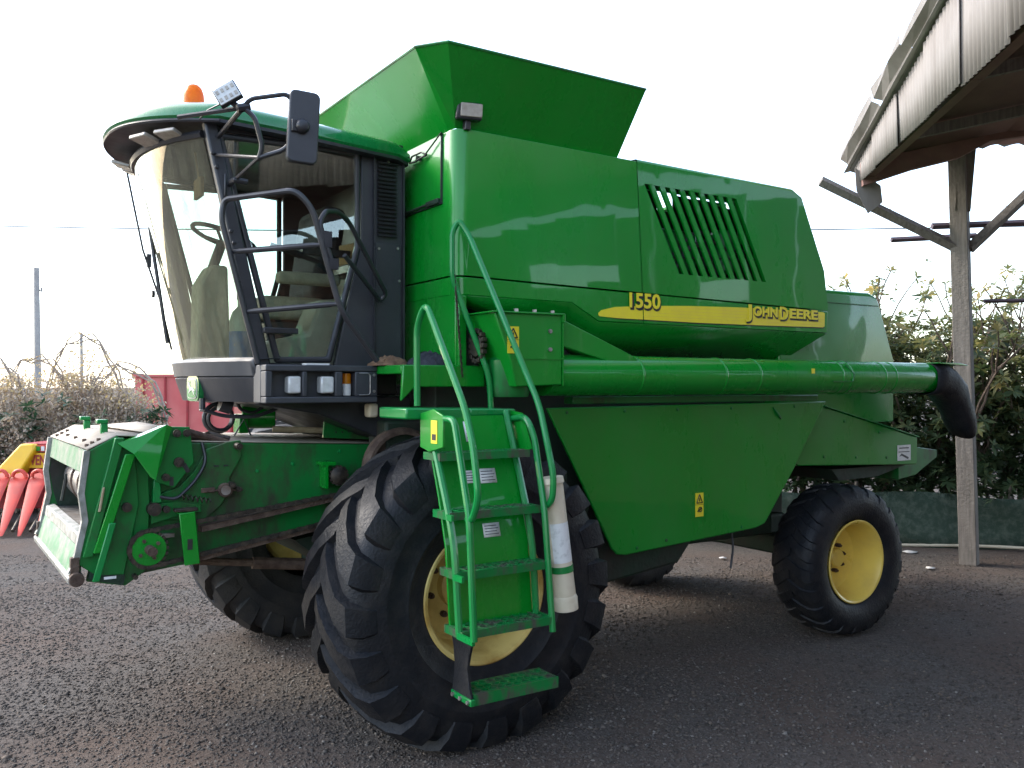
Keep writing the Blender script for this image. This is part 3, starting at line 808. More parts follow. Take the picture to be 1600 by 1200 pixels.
# small green tuft at the header
# ---------------------------------------------------------------- poles and lines
def pole(dep, lat, h, r0, r1, label, arm=True):
    o = empty('utility_pole', place(dep, lat)); tag(o, label, 'utility pole')
    b0, t0 = Vector(place(dep, lat)), Vector(place(dep, lat - h * .012, h))
    MB().tube([b0, t0], [r0, r1], 10).build('pole_shaft', 'concrete', o)
    if arm:
        q = b0.lerp(t0, .86)
        MB().cyl(q, q + YARD_X * .22, .03, 6).build('insulator_arm', 'wire', o)
        MB().cyl(q + YARD_X * .22 - Vector((0, 0, .08)), q + YARD_X * .22 + Vector((0, 0, .12)), .05, 8).build('insulator', 'concrete', o)
    return o
pole(40, -21.45, 7.25, .17, .12, 'thick concrete utility pole at the left')
pole(75, -36.5, 6.45, .15, .12, 'thinner distant utility pole right of the thick one', False)
def line(p, q, sag, r, label):
    p, q = Vector(p), Vector(q)
    pts = [p.lerp(q, t) - Vector((0, 0, sag * 4 * t * (1 - t))) for t in np.linspace(0, 1, 24)]
    tag(MB().tube(pts, r, 5).build('overhead_wire', 'wire', None), label, 'wire')
line(place(40, -40, 9.6), place(40, 34, 9.4), .6, .03, 'long dark overhead wire crossing behind the cab and shed post')
line(place(42, 10, 10.2), place(42, 40, 11.2), .2, .012, 'thin upper wire at the right above the hedge')
line(place(40, -21.2, 6.4), place(40, -44, 6.6), .2, .012, 'thin wire leading left from the thick pole')
# ================================================================ COMBINE HARVESTER
cb = empty('combine_harvester', (1.5, 1.5, 0))
tag(cb, 'large green combine harvester with black glazed cab and yellow wheels parked on the gravel', 'combine harvester')
def crease(x): return 2.512 - (x - 0.14) * 0.0163

# ---- inner body core (dark) added to fill the hollow and block light
b = MB()
b.box(0.18, 3.1, 0.62, 2.38, 1.25, 2.5)
b.box(0.6, 3.2, 0.72, 2.28, 0.75, 1.3)
b.build('body_core', 'core', cb, bevel=0.01)

# ---- grain tank side (front half of the upper body)
b = MB()
b.prism([(0.14, 3.33), (1.446, 3.322), (1.494, crease(1.494) + 0.004), (0.14, crease(0.14) + 0.004)], 'Y', 0.3, 2.7)
isl = lambda c: c.y < 0.32
tank = b.build('tank_side_panel', 'green', cb, edges=[
    (lambda c, d: abs(d.z) > 0.9 and c.x < 0.2, 0.085, 6),
    (lambda c, d: abs(d.x) > 0.9 and c.z > 3.2, 0.06, 5),
    (lambda c, d: abs(d.y) > 0.9 and c.z > 3.2 and c.x < 0.2, 0.03, 3)], sharp=50)
# lower strip under the crease
b = MB()
b.prism([(0.14, crease(0.14) - 0.004), (1.495, crease(1.495) - 0.004), (1.506, 2.297), (1.145, 2.297), (0.94, 2.40), (0.14, 2.405)], 'Y', 0.304, 2.69)
b.build('lower_side_strip', 'green', cb, edges=[(lambda c, d: abs(d.z) > 0.9 and c.x < 0.2, 0.083, 6)], bevel=0.006, sharp=50)
# door outline, hinge bar and latch on the front face
dm = MB()
dm.box(0.128, 0.141, 0.452, 0.46, 2.93, 3.33)
dm.box(0.128, 0.141, 0.46, 1.05, 2.93, 2.938)
dm.pieces('door_seam', 'blackmetal', tank)
b = MB()
b.tube([(0.125, 0.50, 2.955), (0.12, 0.55, 2.95), (0.12, 0.87, 2.945), (0.125, 0.92, 2.945)], 0.009, 8)
b.box(0.115, 0.14, 0.47, 0.62, 2.935, 2.965); b.box(0.115, 0.14, 0.86, 0.96, 2.93, 2.955)
b.build('door_hinge_bar', 'core', tank, bevel=0.004)
b = MB()
b.tube([(0.125, 0.62, 3.245), (0.11, 0.66, 3.265), (0.11, 0.78, 3.265), (0.125, 0.84, 3.24), (0.11, 0.74, 3.225), (0.125, 0.62, 3.245)], 0.006, 6)
b.tube([(0.125, 0.44, 3.33), (0.12, 0.62, 3.25)], 0.005, 6)
b.cyl((0.14, 0.72, 3.245), (0.11, 0.72, 3.245), 0.014, 10)
b.build('door_latch', 'blackmetal', tank)
# lower front plate under the tank, beside the cab
b = MB()
b.box(0.142, 0.168, 0.31, 1.15, 1.9, 2.5)
b.build('front_lower_plate', 'green', cb, bevel=0.006)
b = MB()
b.box(0.15, 0.2, 0.285, 0.315, 1.92, 2.40)
b.build('corner_post', 'green', cb, bevel=0.006)

# ---- grain tank extension (flared sheet hopper)
zt, zb = 3.70, 3.335
def rect(xa, xb_, ya, yb_, z, ch): return [(xa, ya + ch, z), (xa, yb_ - ch, z), (xa + ch, yb_, z), (xb_, yb_, z), (xb_, ya, z), (xa + ch, ya, z)]
lo = [(0.15, 0.40, zb), (0.15, 2.60, zb), (0.16, 2.66, zb), (1.318, 2.66, zb), (1.318, 0.34, zb), (0.16, 0.34, zb)]
hi = [(-0.13, 0.26, zt), (-0.13, 2.74, zt), (-0.02, 2.90, zt), (1.345, 2.90, zt), (1.345, 0.10, zt), (-0.02, 0.10, zt)]
b = MB()
b.add(lo + hi, [(i, (i + 1) % 6, 6 + (i + 1) % 6, 6 + i) for i in range(6)])
b.build('grain_tank_extension', 'green', cb, solid=0.008, sharp=0)
b = MB()
b.tube(hi + [hi[0]], 0.008, 6)
b.build('tank_rim', 'green_worn', cb)
b = MB(); b.add([(0.2, 0.5, 3.36), (1.3, 0.5, 3.36), (1.3, 2.5, 3.36), (0.2, 2.5, 3.36)], [(0, 1, 2, 3)])
b.build('tank_floor', 'core', cb, solid=0.01)
# work light on the tank corner
wl = empty('tank_work_light', (0.2, 0.3, 3.33), cb)
b = MB()
rz = Matrix.Rotation(R(-14), 3, 'Z') @ Matrix.Rotation(R(8), 3, 'X')
b.box(0.135, 0.285, 0.25, 0.33, 3.372, 3.468, rz); b.build('lamp_housing', 'blackmetal', wl, bevel=0.012)
b = MB(); b.box(0.148, 0.272, 0.241, 0.26, 3.384, 3.456, rz); b.build('lamp_glass', 'lens_dull', wl, bevel=0.004)
b = MB(); b.box(0.19, 0.225, 0.28, 0.315, 3.32, 3.38); b.build('lamp_bracket', 'blackmetal', wl, bevel=0.004)

# ---- engine side panel with slanted louvre opening
O = dict(A=(1.452, 3.318), B=(2.93, 3.308), B2=(3.03, 3.262), C=(3.285, 2.75), D=(3.33, 2.465), E=(1.500, 2.4938))
H = dict(a=(1.512, 3.187), b=(2.348, 3.187), c=(2.65, 2.633), d=(1.816, 2.633))
b = MB()
for poly in ([O['A'], O['B'], H['b'], H['a']], [O['B'], O['B2'], O['C'], O['D'], H['c'], H['b']], [O['D'], O['E'], H['d'], H['c']], [O['E'], O['A'], H['a'], H['d']]):
    n = len(poly)
    b.add([(p[0], 0.3, p[1]) for p in poly] + [(p[0], 0.325, p[1]) for p in poly], [tuple(range(n)), tuple(range(2 * n - 1, n - 1, -1))])
for q in (H['a'], H['b']), (H['b'], H['c']), (H['c'], H['d']), (H['d'], H['a']):
    b.add([(q[0][0], 0.3, q[0][1]), (q[1][0], 0.3, q[1][1]), (q[1][0], 0.325, q[1][1]), (q[0][0], 0.325, q[0][1])], [(0, 1, 2, 3)])
ep = b.build('engine_side_panel', 'green', cb, sharp=30)
ol = [O['A'], O['B'], O['B2'], O['C'], O['D'], O['E']]
b = MB()   # rounded outer edge of the engine cover, top sheet and back sheet
top = [(1.452, 3.318), (2.93, 3.308), (3.03, 3.262), (3.285, 2.75), (3.33, 2.465)]
rows = []
for (x, z) in top:
    rows.append([(x, 0.3, z), (x + 0.003, 0.304, z + 0.012), (x + 0.008, 0.32, z + 0.022), (x + 0.01, 0.35, z + 0.026), (x + 0.01, 0.95, z + 0.03)])
b.sheet(rows)
b.build('engine_cover_edge', 'green', cb, sharp=60)
b = MB()   # the rest of the engine deck, with a hole added so sky shows through the louvres
b.box(1.452, 2.15, 0.952, 2.66, 3.325, 3.345); b.box(2.62, 2.94, 0.952, 2.66, 3.31, 3.33)
b.box(2.152, 2.618, 1.42, 2.66, 3.32, 3.34)
b.pieces('engine_deck', 'green', cb)
b = MB()
b.add([(3.03, 0.96, 3.27), (3.285, 0.96, 2.77), (3.33, 0.96, 2.47), (3.33, 2.66, 2.47), (3.285, 2.66, 2.77), (3.03, 2.66, 3.27)], [(0, 1, 4, 5), (1, 2, 3, 4)])
b.prism([(1.452, 3.31), (2.93, 3.3), (3.03, 3.25), (3.285, 2.75), (3.33, 2.3), (1.452, 2.3)], 'Y', 2.66, 2.69)
b.build('rear_cover', 'green', cb, solid=0.008)
w, g = 0.0425, (0.836 - 9 * 0.0425) / 10
for i in range(9):
    xa = 1.512 + (i + 1) * g + i * w
    mb = MB()
    mb.prism([(xa, 3.187), (xa + w, 3.187), (xa + w + 0.302, 2.633), (xa + 0.302, 2.633)], 'Y', 0.302, 0.318)
    mb.build('louvre_bar', 'green', ep)
# things behind the louvres
b = MB()
b.prism([(1.47, 2.5), (3.1, 2.5), (3.05, 3.17), (3.0, 3.29), (2.36, 3.335), (2.36, 3.20), (2.20, 3.20), (2.20, 3.335), (1.47, 3.335)], 'Y', 0.935, 0.9515); b.box(2.35, 2.85, 0.6, 0.934, 2.52, 2.95)  # backing wall added to hide the sky, notched for one bright patch
b.box(1.47, 3.2, 0.34, 2.4, 2.47, 2.51)
b.build('engine_backing', 'core', cb, bevel=0.02)
b = MB()
b.box(1.75, 2.3, 0.62, 0.9, 2.7, 3.0); b.cyl((2.42, 0.5, 2.68), (2.42, 0.5, 3.0), 0.09, 18)
b.pieces('air_filter', 'green_worn', cb, bevel=0.03)
b = MB()
b.tube(fillet([(1.55, 0.42, 2.72), (1.8, 0.40, 2.73), (2.1, 0.42, 2.98), (2.35, 0.42, 2.85), (2.7, 0.44, 2.86)], 0.1), 0.012, 8)
b.tube(fillet([(1.8, 0.43, 2.52), (1.95, 0.41, 2.8), (2.15, 0.42, 2.9), (2.3, 0.42, 2.6)], 0.12), 0.02, 8)
b.tube([(1.6, 0.36, 2.735), (2.65, 0.36, 2.8)], 0.008, 6)
b.pieces('engine_hose', 'blackmetal', cb)

# lower strip of the engine cover, carries the yellow stripe
b = MB()
b.prism([(1.5015, crease(1.5015) - 0.004), (3.33, 2.457), (3.322, 2.297), (1.512, 2.297)], 'Y', 0.304, 0.34)
st = b.build('engine_side_strip', 'green', cb, bevel=0.004)
b = MB()   # sloping underside
A = [(0.94, 0.31, 2.40), (1.145, 0.306, 2.295), (3.322, 0.306, 2.295), (3.322, 0.345, 2.30), (1.145, 0.345, 2.32)]
b.add([(0.94, 0.31, 2.40), (1.145, 0.31, 2.294), (3.32, 0.31, 2.294), (3.08, 0.66, 2.03), (1.25, 0.66, 2.03), (0.98, 0.66, 2.22), (0.17, 0.31, 2.403), (0.17, 0.66, 2.40)],
      [(1, 2, 3, 4), (0, 1, 4, 5), (6, 0, 5, 7)])
b.build('body_underside', 'green', cb, solid=0.006, sharp=20)
b = MB()
b.add([(3.322, 0.31, 2.294), (3.322, 2.66, 2.294), (3.08, 2.4, 2.03), (3.08, 0.66, 2.03)], [(0, 1, 2, 3)])
b.build('body_underside', 'green', cb, solid=0.006)
# stripe and lettering (flat decals, a little proud of the sheet)
up = [(1.142, 2.348), (1.165, 2.366), (1.27, 2.39), (1.497, 2.408)]
dn = [(1.501, 2.322), (1.3, 2.322), (1.15, 2.328), (1.14, 2.336)]
b = MB(); b.prism(up + dn, 'Y', 0.299, 0.303); b.build('stripe_decal', 'sticker', cb)
up = [(1.506, 2.409), (1.9, 2.428), (2.4, 2.442), (3.27, 2.449), (3.29, 2.44)]
dn = [(3.287, 2.345), (3.27, 2.336), (2.6, 2.326), (2.0, 2.320), (1.511, 2.322)]
b = MB(); b.prism(up + dn, 'Y', 0.299, 0.303); sdk = b.build('stripe_decal', 'sticker', cb)
b = MB()
for k in range(4):
    z0 = 2.345 + k * 0.022
    b.prism([(1.5 + k * 0.12, z0), (3.28, z0 + 0.006), (3.28, z0 + 0.0075), (1.5 + k * 0.12, z0 + 0.0015)], 'Y', 0.2983, 0.2987)
b.stuff('stripe_line', 'yellow', sdk)
b = MB()
b.prism([(1.145, 2.333), (1.3, 2.317), (1.44, 2.317), (1.44, 2.324), (1.15, 2.334)], 'Y', 0.3, 0.3035)
b.prism([(1.46, 2.317), (2.0, 2.313), (3.28, 2.329), (3.285, 2.338), (2.0, 2.322), (1.46, 2.324)], 'Y', 0.3, 0.3035)
b.pieces('stripe_shadow_decal', 'sticker_black', cb)
def lettering(parts, z, m, y, dx, dz, bold):
    for s, x, size, sx in parts:
        text_mesh('lettering', s, size, (x + dx, y, z + dz), m, cb, bold, 0.001, width=sx)
num = [('1550', 1.385, 0.128, 0.26)]
jd = [('J', 2.432, 0.125, 0.066), ('OHN', 2.512, 0.092, 0.252), ('D', 2.788, 0.125, 0.088), ('EERE', 2.892, 0.092, 0.31)]
lettering(num, 2.397, 'sticker_black', 0.2972, 0.010, -0.010, 0.008)
lettering(num, 2.397, 'sticker', 0.2950, 0, 0, 0.0035)
lettering(jd[:1] + jd[2:3], 2.378, 'sticker_black', 0.2972, 0.009, -0.009, 0.0075)
lettering(jd[1:2] + jd[3:], 2.392, 'sticker_black', 0.2972, 0.009, -0.009, 0.0075)
lettering(jd[:1] + jd[2:3], 2.378, 'sticker', 0.2950, 0, 0, 0.0035)
lettering(jd[1:2] + jd[3:], 2.392, 'sticker', 0.2950, 0, 0, 0.0035)

# ---- lower side panel (big hinged shield)
b = MB()
pts = [(0.756, 1.770), (3.307, 1.785), (2.94, 1.288), (2.64, 0.93), (2.55, 0.905), (1.36, 0.838), (1.29, 0.85), (1.25, 0.89)]
b.prism(pts, 'Y', 0.30, 0.325)
sp = b.build('side_shield', 'green_dented', cb, bevel=0.008)
b = MB()
for x, z in ((0.9, 1.74), (1.35, 1.742), (1.8, 1.745), (2.3, 1.748), (2.95, 1.752), (1.45, 0.875), (2.4, 0.925), (1.70, 0.9)): b.lathe([(0.011, 0), (0.009, 0.006), (0.0, 0.008)], (x, 0.30, z), (0, -1, 0), 10)
b.stuff('bolt', 'green_worn', sp)
b = MB(); b.box(0.95, 3.22, 0.305, 0.40, 1.79, 1.835); b.build('shield_top_rail', 'green_worn', cb, bevel=0.006)
def warning(parent, x0, x1, z0, z1, y, name='warning_sticker'):
    s = MB().box(x0, x1, y, y + 0.002, z0, z1).build(name, 'sticker', parent)
    w_, h_ = x1 - x0, z1 - z0
    cx, zt_ = (x0 + x1) / 2, z0 + h_ * 0.93
    m_ = MB()
    t = 0.11 * w_
    P0 = [(cx, zt_), (x0 + 0.14 * w_, z0 + 0.58 * h_), (x1 - 0.14 * w_, z0 + 0.58 * h_)]
    for i in range(3):
        a, c = Vector((P0[i][0], y - 0.001, P0[i][1])), Vector((P0[(i + 1) % 3][0], y - 0.001, P0[(i + 1) % 3][1]))
        m_.tube([a, c], t * 0.5, 4)
    m_.cyl((cx, y - 0.0015, z0 + 0.78 * h_), (cx, y - 0.0015, z0 + 0.64 * h_), t * 0.45, 6)
    m_.lathe([(0.25 * w_, 0), (0.25 * w_, 0.0015), (0.16 * w_, 0.0015), (0.16 * w_, 0)], (cx + 0.08 * w_, y - 0.0012, z0 + 0.30 * h_), (0, -1, 0), 14, False)
    m_.cyl((cx - 0.25 * w_, y - 0.0015, z0 + 0.22 * h_), (cx + 0.2 * w_, y - 0.0015, z0 + 0.34 * h_), t * 0.6, 6)
    m_.box(x0, x1, y - 0.0012, y, z0 + 0.5 * h_, z0 + 0.515 * h_)
    m_.stuff('sticker_symbol', 'sticker_black', parent)
warning(sp, 1.958, 2.032, 1.030, 1.188, 0.297)
b = MB(); b.tube([(2.72, 0.296, 1.745), (2.76, 0.292, 1.70), (2.80, 0.295, 1.665)], [0.004, 0.012, 0.006], 8); b.build('latch', 'green_worn', sp)
# under-body: grain trough, axle beam, belly
b = MB()
b.prism([(1.05, 0.95), (2.1, 0.86), (1.95, 0.70), (1.2, 0.62), (1.05, 0.7)], 'Y', 0.45, 2.4); b.build('belly_trough', 'core', cb, bevel=0.02)
b = MB()
b.box(3.5, 3.7, 0.62, 2.3, 0.52, 0.68); b.box(3.4, 3.9, 1.2, 1.8, 0.68, 1.25)
b.box(1.9, 3.7, 1.0, 1.12, 0.68, 0.84)
b.build('rear_axle', 'core', cb, bevel=0.02)
b = MB()
b.box(0.0, 0.34, 0.62, 2.4, 0.6, 0.95); b.cyl((0.17, 0.3, 0.775), (0.17, 2.7, 0.775), 0.11, 18)
b.box(-0.1, 0.5, 0.7, 0.95, 0.95, 1.7); b.box(-0.1, 0.5, 2.05, 2.3, 0.95, 1.7)
b.build('front_axle', 'core', cb, bevel=0.02)
b = MB(); b.tube(fillet([(2.5, 0.5, 0.95), (2.48, 0.45, 0.75), (2.42, 0.42, 0.62)], 0.05), 0.008, 6); b.build('hanging_cable', 'wire', cb)

# ---- straw hood and chopper at the back
b = MB()
b.prism([(3.1, 2.655), (4.15, 2.668), (4.235, 2.645), (4.275, 2.57), (4.475, 2.12), (4.475, 1.60), (3.0, 1.60)], 'Y', 0.52, 2.48)
b.build('straw_hood', 'green_dented', cb, edges=[(lambda c, d: abs(d.x) > 0.8 and c.z > 2.6, 0.04, 4)], bevel=0.012, sharp=45)
b = MB(); b.box(3.2, 4.26, 0.512, 0.519, 2.555, 2.562); b.build('hood_seam', 'green_worn', cb)
b = MB()
b.prism([(3.0, 1.80), (3.56, 1.725), (4.735, 1.463), (4.73, 1.232), (3.2, 1.295), (3.0, 1.4)], 'Y', 0.47, 2.53)
ch = b.build('straw_chopper', 'green_dented', cb, bevel=0.008)
b = MB()
for x, z in ((3.5, 1.35), (3.9, 1.33), (4.3, 1.31), (3.75, 1.62), (4.2, 1.52)): b.lathe([(0.012, 0), (0.01, 0.006), (0.0, 0.008)], (x, 0.47, z), (0, -1, 0), 10)
b.stuff('bolt', 'green_worn', ch)
b = MB(); b.prism([(3.50, 1.742), (4.735, 1.465), (4.74, 1.472), (3.50, 1.750)], 'Y', 0.455, 0.50); b.build('chopper_edge', 'green_rail', ch)
b = MB(); b.prism([(3.7, 1.235), (4.72, 1.232), (4.3, 1.15), (3.8, 1.14)], 'Y', 0.55, 2.45); b.build('chopper_underside', 'core', cb)
b = MB(); b.prism([(4.6, 1.40), (5.17, 1.335), (5.17, 1.27), (4.85, 1.13), (4.6, 1.10)], 'Y', 0.56, 2.44); b.build('straw_deflector', 'green_worn', cb, bevel=0.006)
b = MB(); b.box(4.445, 4.63, 0.466, 0.468, 1.275, 1.405); pl = b.build('data_plate', 'white', ch)
b = MB(); b.box(4.47, 4.6, 0.464, 0.466, 1.375, 1.385); b.box(4.46, 4.61, 0.464, 0.466, 1.345, 1.352); b.prism([(4.47, 1.31), (4.50, 1.335), (4.60, 1.30), (4.59, 1.285), (4.50, 1.318)], 'Y', 0.464, 0.466)
b.stuff('plate_print', 'sticker_black', ch)

# ---- unloading auger along the side
AY, AZ, AR = 0.13, 1.962, 0.118
b = MB(); b.lathe([(AR, 0.0), (AR, 1.27), (AR, 1.272), (AR, 1.93)], (0.6, AY, AZ), (1, 0, 0), 40); au = b.build('auger_tube', 'green', cb)
b = MB(); b.lathe([(AR, 1.932), (AR, 3.78)], (0.6, AY, AZ), (1, 0, 0), 40); b.build('auger_tube', 'green', cb)
b = MB()
for x in (1.25, 1.95, 2.27, 3.12, 3.22, 3.62, 3.75):
    b.lathe([(AR, 0), (AR + 0.004, 0.003), (AR + 0.004, 0.012), (AR, 0.015)], (x, AY, AZ), (1, 0, 0), 40, False)
b.pieces('auger_band', 'green', cb, sharp=60)
b = MB(); b.box(3.0, 3.2, AY - 0.125, AY - 0.116, 1.93, 1.936); b.tube([(3.18, AY - 0.09, 2.05), (3.24, AY - 0.119, 1.98), (3.22, AY - 0.12, 1.93)], 0.006, 6); b.pieces('auger_clamp', 'green_worn', cb)
b = MB(); b.box(2.77, 2.803, AY - 0.124, AY - 0.1215, 1.985, 2.02); b.build('warning_sticker', 'sticker', cb)
b = MB()   # sheet cap over the outlet end
b.lathe([(AR + 0.003, 0), (AR + 0.003, 0.05)], (4.38, AY, AZ), (1, 0, 0), 32, False)
b.prism([(4.28, 2.083), (4.60, 2.083), (4.70, 2.068), (4.70, 2.060), (4.28, 2.075)], 'Y', AY - 0.12, AY + 0.12)
b.build('auger_end_cap', 'green', cb, bevel=0.004)
b = MB()   # sagging rubber spout: rings that turn from the tube axis to downwards
rings = [(4.27, 1.955, 8, .128, .122), (4.42, 1.955, 14, .130, .125), (4.53, 1.93, 30, .130, .125), (4.62, 1.86, 48, .126, .118), (4.70, 1.76, 58, .122, .098), (4.765, 1.66, 62, .118, .078), (4.80, 1.60, 64, .112, .066)]
vsp = []
for k, (x, z, ang, hw, hh) in enumerate(rings):
    ca, sa = math.cos(R(ang)), math.sin(R(ang))
    for i in range(20):
        a = 2 * math.pi * i / 20
        u, v = math.cos(a), math.sin(a)
        uu, vv = math.copysign(abs(u) ** 0.7, u), math.copysign(abs(v) ** 0.7, v)
        bul = 1 + 0.05 * math.sin(3.1 * k + 2 * a)
        cut = 0.10 * (0.5 - 0.5 * vv) * (k / 6) ** 2 - 0.03 * (k / 6) * uu
        vsp.append((x + sa * vv * hh * bul + ca * cut, AY + uu * hw * bul, z + ca * vv * hh * bul - sa * cut))
b.add(vsp, [(k * 20 + i, k * 20 + (i + 1) % 20, (k + 1) * 20 + (i + 1) % 20, (k + 1) * 20 + i) for k in range(6) for i in range(20)])
b.build('auger_spout', 'rubber', cb, solid=0.010, sharp=45)
# gearbox housing at the auger foot
b = MB(); b.prism([(0.20, 2.292), (0.645, 2.296), (0.645, 1.905), (0.34, 1.895), (0.30, 2.05)], 'Y', 0.0, 0.34)
gb = b.build('auger_gearbox', 'green', cb, bevel=0.008)
b = MB(); b.prism([(0.18, 2.296), (0.655, 2.30), (0.655, 2.25), (0.64, 2.25), (0.64, 2.29), (0.18, 2.288)], 'Y', -0.02, 0.34); b.build('gearbox_lid', 'green', gb, bevel=0.003)
b = MB(); b.box(0.33, 0.652, -0.006, 0.0, 2.045, 2.055); b.box(0.645, 0.654, -0.004, 0.3, 1.9, 2.29); b.build('gearbox_flange', 'green', gb)
b = MB()
for x, z in ((0.25, 2.305), (0.36, 2.305), (0.48, 2.305), (0.60, 2.305)): b.cyl((x, 0.03, z - 0.01), (x, 0.03, z + 0.012), 0.012, 6)
for z in (2.10, 2.2): b.cyl((0.56, 0.0, z), (0.56, -0.012, z), 0.012, 8)
b.stuff('bolt', 'steel', gb)
warning(gb, 0.283, 0.356, 2.074, 2.218, -0.004)
b = MB(); b.prism([(0.655, 2.285), (0.655, 2.13), (1.06, 2.03), (1.245, 2.028), (1.235, 2.068)], 'Y', 0.05, 0.10); b.build('auger_gusset', 'green', cb, bevel=0.006)
b = MB(); b.lathe([(0.11, 0), (0.12, 0.03), (0.12, 0.2), (0.10, 0.22)], (0.40, 0.17, 1.84), (0, 0, 1), 24); b.build('auger_elbow', 'green_worn', cb)
b = MB()
for k in range(16):
    a = 2 * math.pi * k / 16
    b.box(0.215, 0.245, 0.22 + 0.07 * math.cos(a) - 0.012, 0.22 + 0.07 * math.cos(a) + 0.012, 2.12 + 0.085 * math.sin(a) - 0.012, 2.12 + 0.085 * math.sin(a) + 0.012)
b.lathe([(0.06, 0), (0.06, 0.03)], (0.215, 0.22, 2.12), (1, 0, 0), 20)
b.stuff('drive_sprocket', 'chain', cb, bevel=0.002)

# ---------------------------------------------------------------- wheels
def tyre_mesh(prof, path, nl, mirror_shift, seg=96):
    """prof: half section (y>=0, r); path: lug samples (y, r, height, phase, half width)"""
    full = [(-y, r) for (y, r) in prof[::-1]] + list(prof)
    mbx = MB()
    mbx.lathe([(r, y) for (y, r) in full], (0, 0, 0), (0, 1, 0), seg, False)
    for side in (-1, 1):
        for k in range(nl):
            a0 = 2 * math.pi * (k + (0.5 if side > 0 else 0)) / nl
            rows = []
            for j, (y, r, h, ph, hw) in enumerate(path):
                j0, j1 = max(0, j - 1), min(len(path) - 1, j + 1)
                ty, tr = path[j1][0] - path[j0][0], path[j1][1] - path[j0][1]
                l = math.hypot(ty, tr); ny, nr = -tr / l, ty / l
                row = []
                for (dw, hh) in ((-1.25, -0.012), (-0.92, h), (0.92, h), (1.25, -0.012)):
                    ang = a0 + ph + dw * hw / r
                    yy, rr = y + ny * hh, r + nr * hh
                    row.append((rr * math.cos(ang), side * yy, rr * math.sin(ang)))
                rows.append(row)
            o = len(mbx.v)
            mbx.sheet(rows)
            n_ = len(rows)
            mbx.f.append((o, o + 1, o + 2, o + 3)); mbx.f.append((o + 4 * n_ - 4, o + 4 * n_ - 3, o + 4 * n_ - 2, o + 4 * n_ - 1))
    return mbx
f_prof = [(0, .758), (.12, .755), (.2, .745), (.255, .725), (.287, .675), (.300, .60), (.3035, .575), (.3035, .567), (.299, .56), (.298, .53), (.288, .475), (.2915, .468), (.2915, .46), (.280, .45), (.262, .40), (.252, .365), (.235, .35)]
f_path = [(-.03, .757, .032, -.03, .034), (.05, .757, .046, .075, .036), (.13, .753, .047, .185, .039), (.205, .743, .047, .29, .043), (.252, .727, .044, .345, .047), (.283, .685, .026, .365, .044), (.297, .62, .004, .375, .036)]
r_prof = [(0, .553), (.08, .55), (.14, .54), (.178, .515), (.198, .47), (.203, .425), (.195, .38), (.18, .345), (.165, .325), (.155, .315)]
r_path = [(-.02, .552, .012, -.02, .034), (.05, .55, .016, .06, .036), (.11, .545, .016, .125, .038), (.155, .532, .015, .16, .042), (.182, .508, .010, .17, .040), (.194, .47, .002, .175, .034)]
def make_wheel(center, prof, path, nl, rimp, hubr, mats, outer=-1, rot=0.0, steer=0.0):
    wrot = Matrix.Rotation(steer + (math.pi if outer > 0 else 0), 4, 'Z') @ Matrix.Rotation(rot, 4, 'Y')
    wh = empty('wheel', center, cb)
    def place(mb_, name, m, **kw):
        o = mb_.build(name, m, None, **kw)
        o.data.transform(Matrix.Translation(center) @ wrot)
        if name == 'tyre':
            for v in o.data.vertices:          # the load flattens the contact patch and bulges the flanks
                if v.co.z < 0.09:
                    q = (0.09 - v.co.z) / 0.13
                    v.co.z = max(v.co.z, 0.002) if v.co.z > 0.02 else 0.002 + 0.018 * max(0, 1 - (0.02 - v.co.z) / 0.06)
                    v.co.y = center[1] + (v.co.y - center[1]) * (1 + 0.035 * min(q, 1.2))
        setpar(o, wh)
        return o
    t = tyre_mesh(prof, path, nl, 0)
    place(t, 'tyre', mats[0], sharp=38)
    place(MB().lathe(rimp, (0, 0, 0), (0, 1, 0), 56, False), 'rim', mats[1], sharp=30)
    hy = rimp[-1][1]
    place(MB().lathe([(hubr, 0.02), (hubr, -0.05), (hubr * .85, -0.065), (0.001, -0.065)], (0, hy, 0), (0, 1, 0), 28, False), 'hub', mats[2], sharp=30)
    nb = MB()
    nn = 8
    for k in range(nn):
        a = 2 * math.pi * (k + .3) / nn
        c = (hubr * 1.42 * math.cos(a), hy, hubr * 1.42 * math.sin(a))
        nb.cyl((c[0], hy + 0.01, c[2]), (c[0], hy - 0.03, c[2]), 0.017, 6)
        nb.cyl((c[0], hy - 0.03, c[2]), (c[0], hy - 0.045, c[2]), 0.009, 8)
    place(nb, 'wheel_nut', 'rust')['kind'] = 'stuff'
    return wh
f_rim = [(.345, -.235), (.366, -.25), (.372, -.262), (.362, -.268), (.345, -.262), (.335, -.24), (.318, -.20), (.312, -.08), (.302, .03), (.28, .055), (.20, .05), (.0, .045)]
FX, FZ = 0.165, 0.80
f_prof = [(y * 1.04, .365 + (r - .365) * 1.11 if r > .365 else r) for y, r in f_prof]
f_path = [(y * 1.04, .365 + (r - .365) * 1.11, h * 1.02, ph, hw * 1.6) for y, r, h, ph, hw in f_path]
make_wheel((FX, 0.285, FZ), f_prof, f_path, 20, f_rim, 0.125, ('rubber', 'yellow_worn', 'yellow_worn'))
make_wheel((FX - 0.04, 2.78, FZ), f_prof, f_path, 20, f_rim, 0.10, ('rubber_dusty', 'yellow_worn', 'yellow_worn'), 1, 0.1)
r_rim = [(.305, -.15), (.322, -.165), (.33, -.172), (.322, -.178), (.308, -.172), (.298, -.15), (.285, -.10), (.278, .0), (.262, .055), (.2, .07), (.0, .06)]
RX, RZ = 3.62, 0.56
r_prof = [(y, .318 + (r - .318) * 1.06 if r > .318 else r) for y, r in r_prof]
r_path = [(y, .318 + (r - .318) * 1.06, h, ph, hw * 1.15) for y, r, h, ph, hw in r_path]
r_rim = [(r * 0.965, y) for r, y in r_rim]
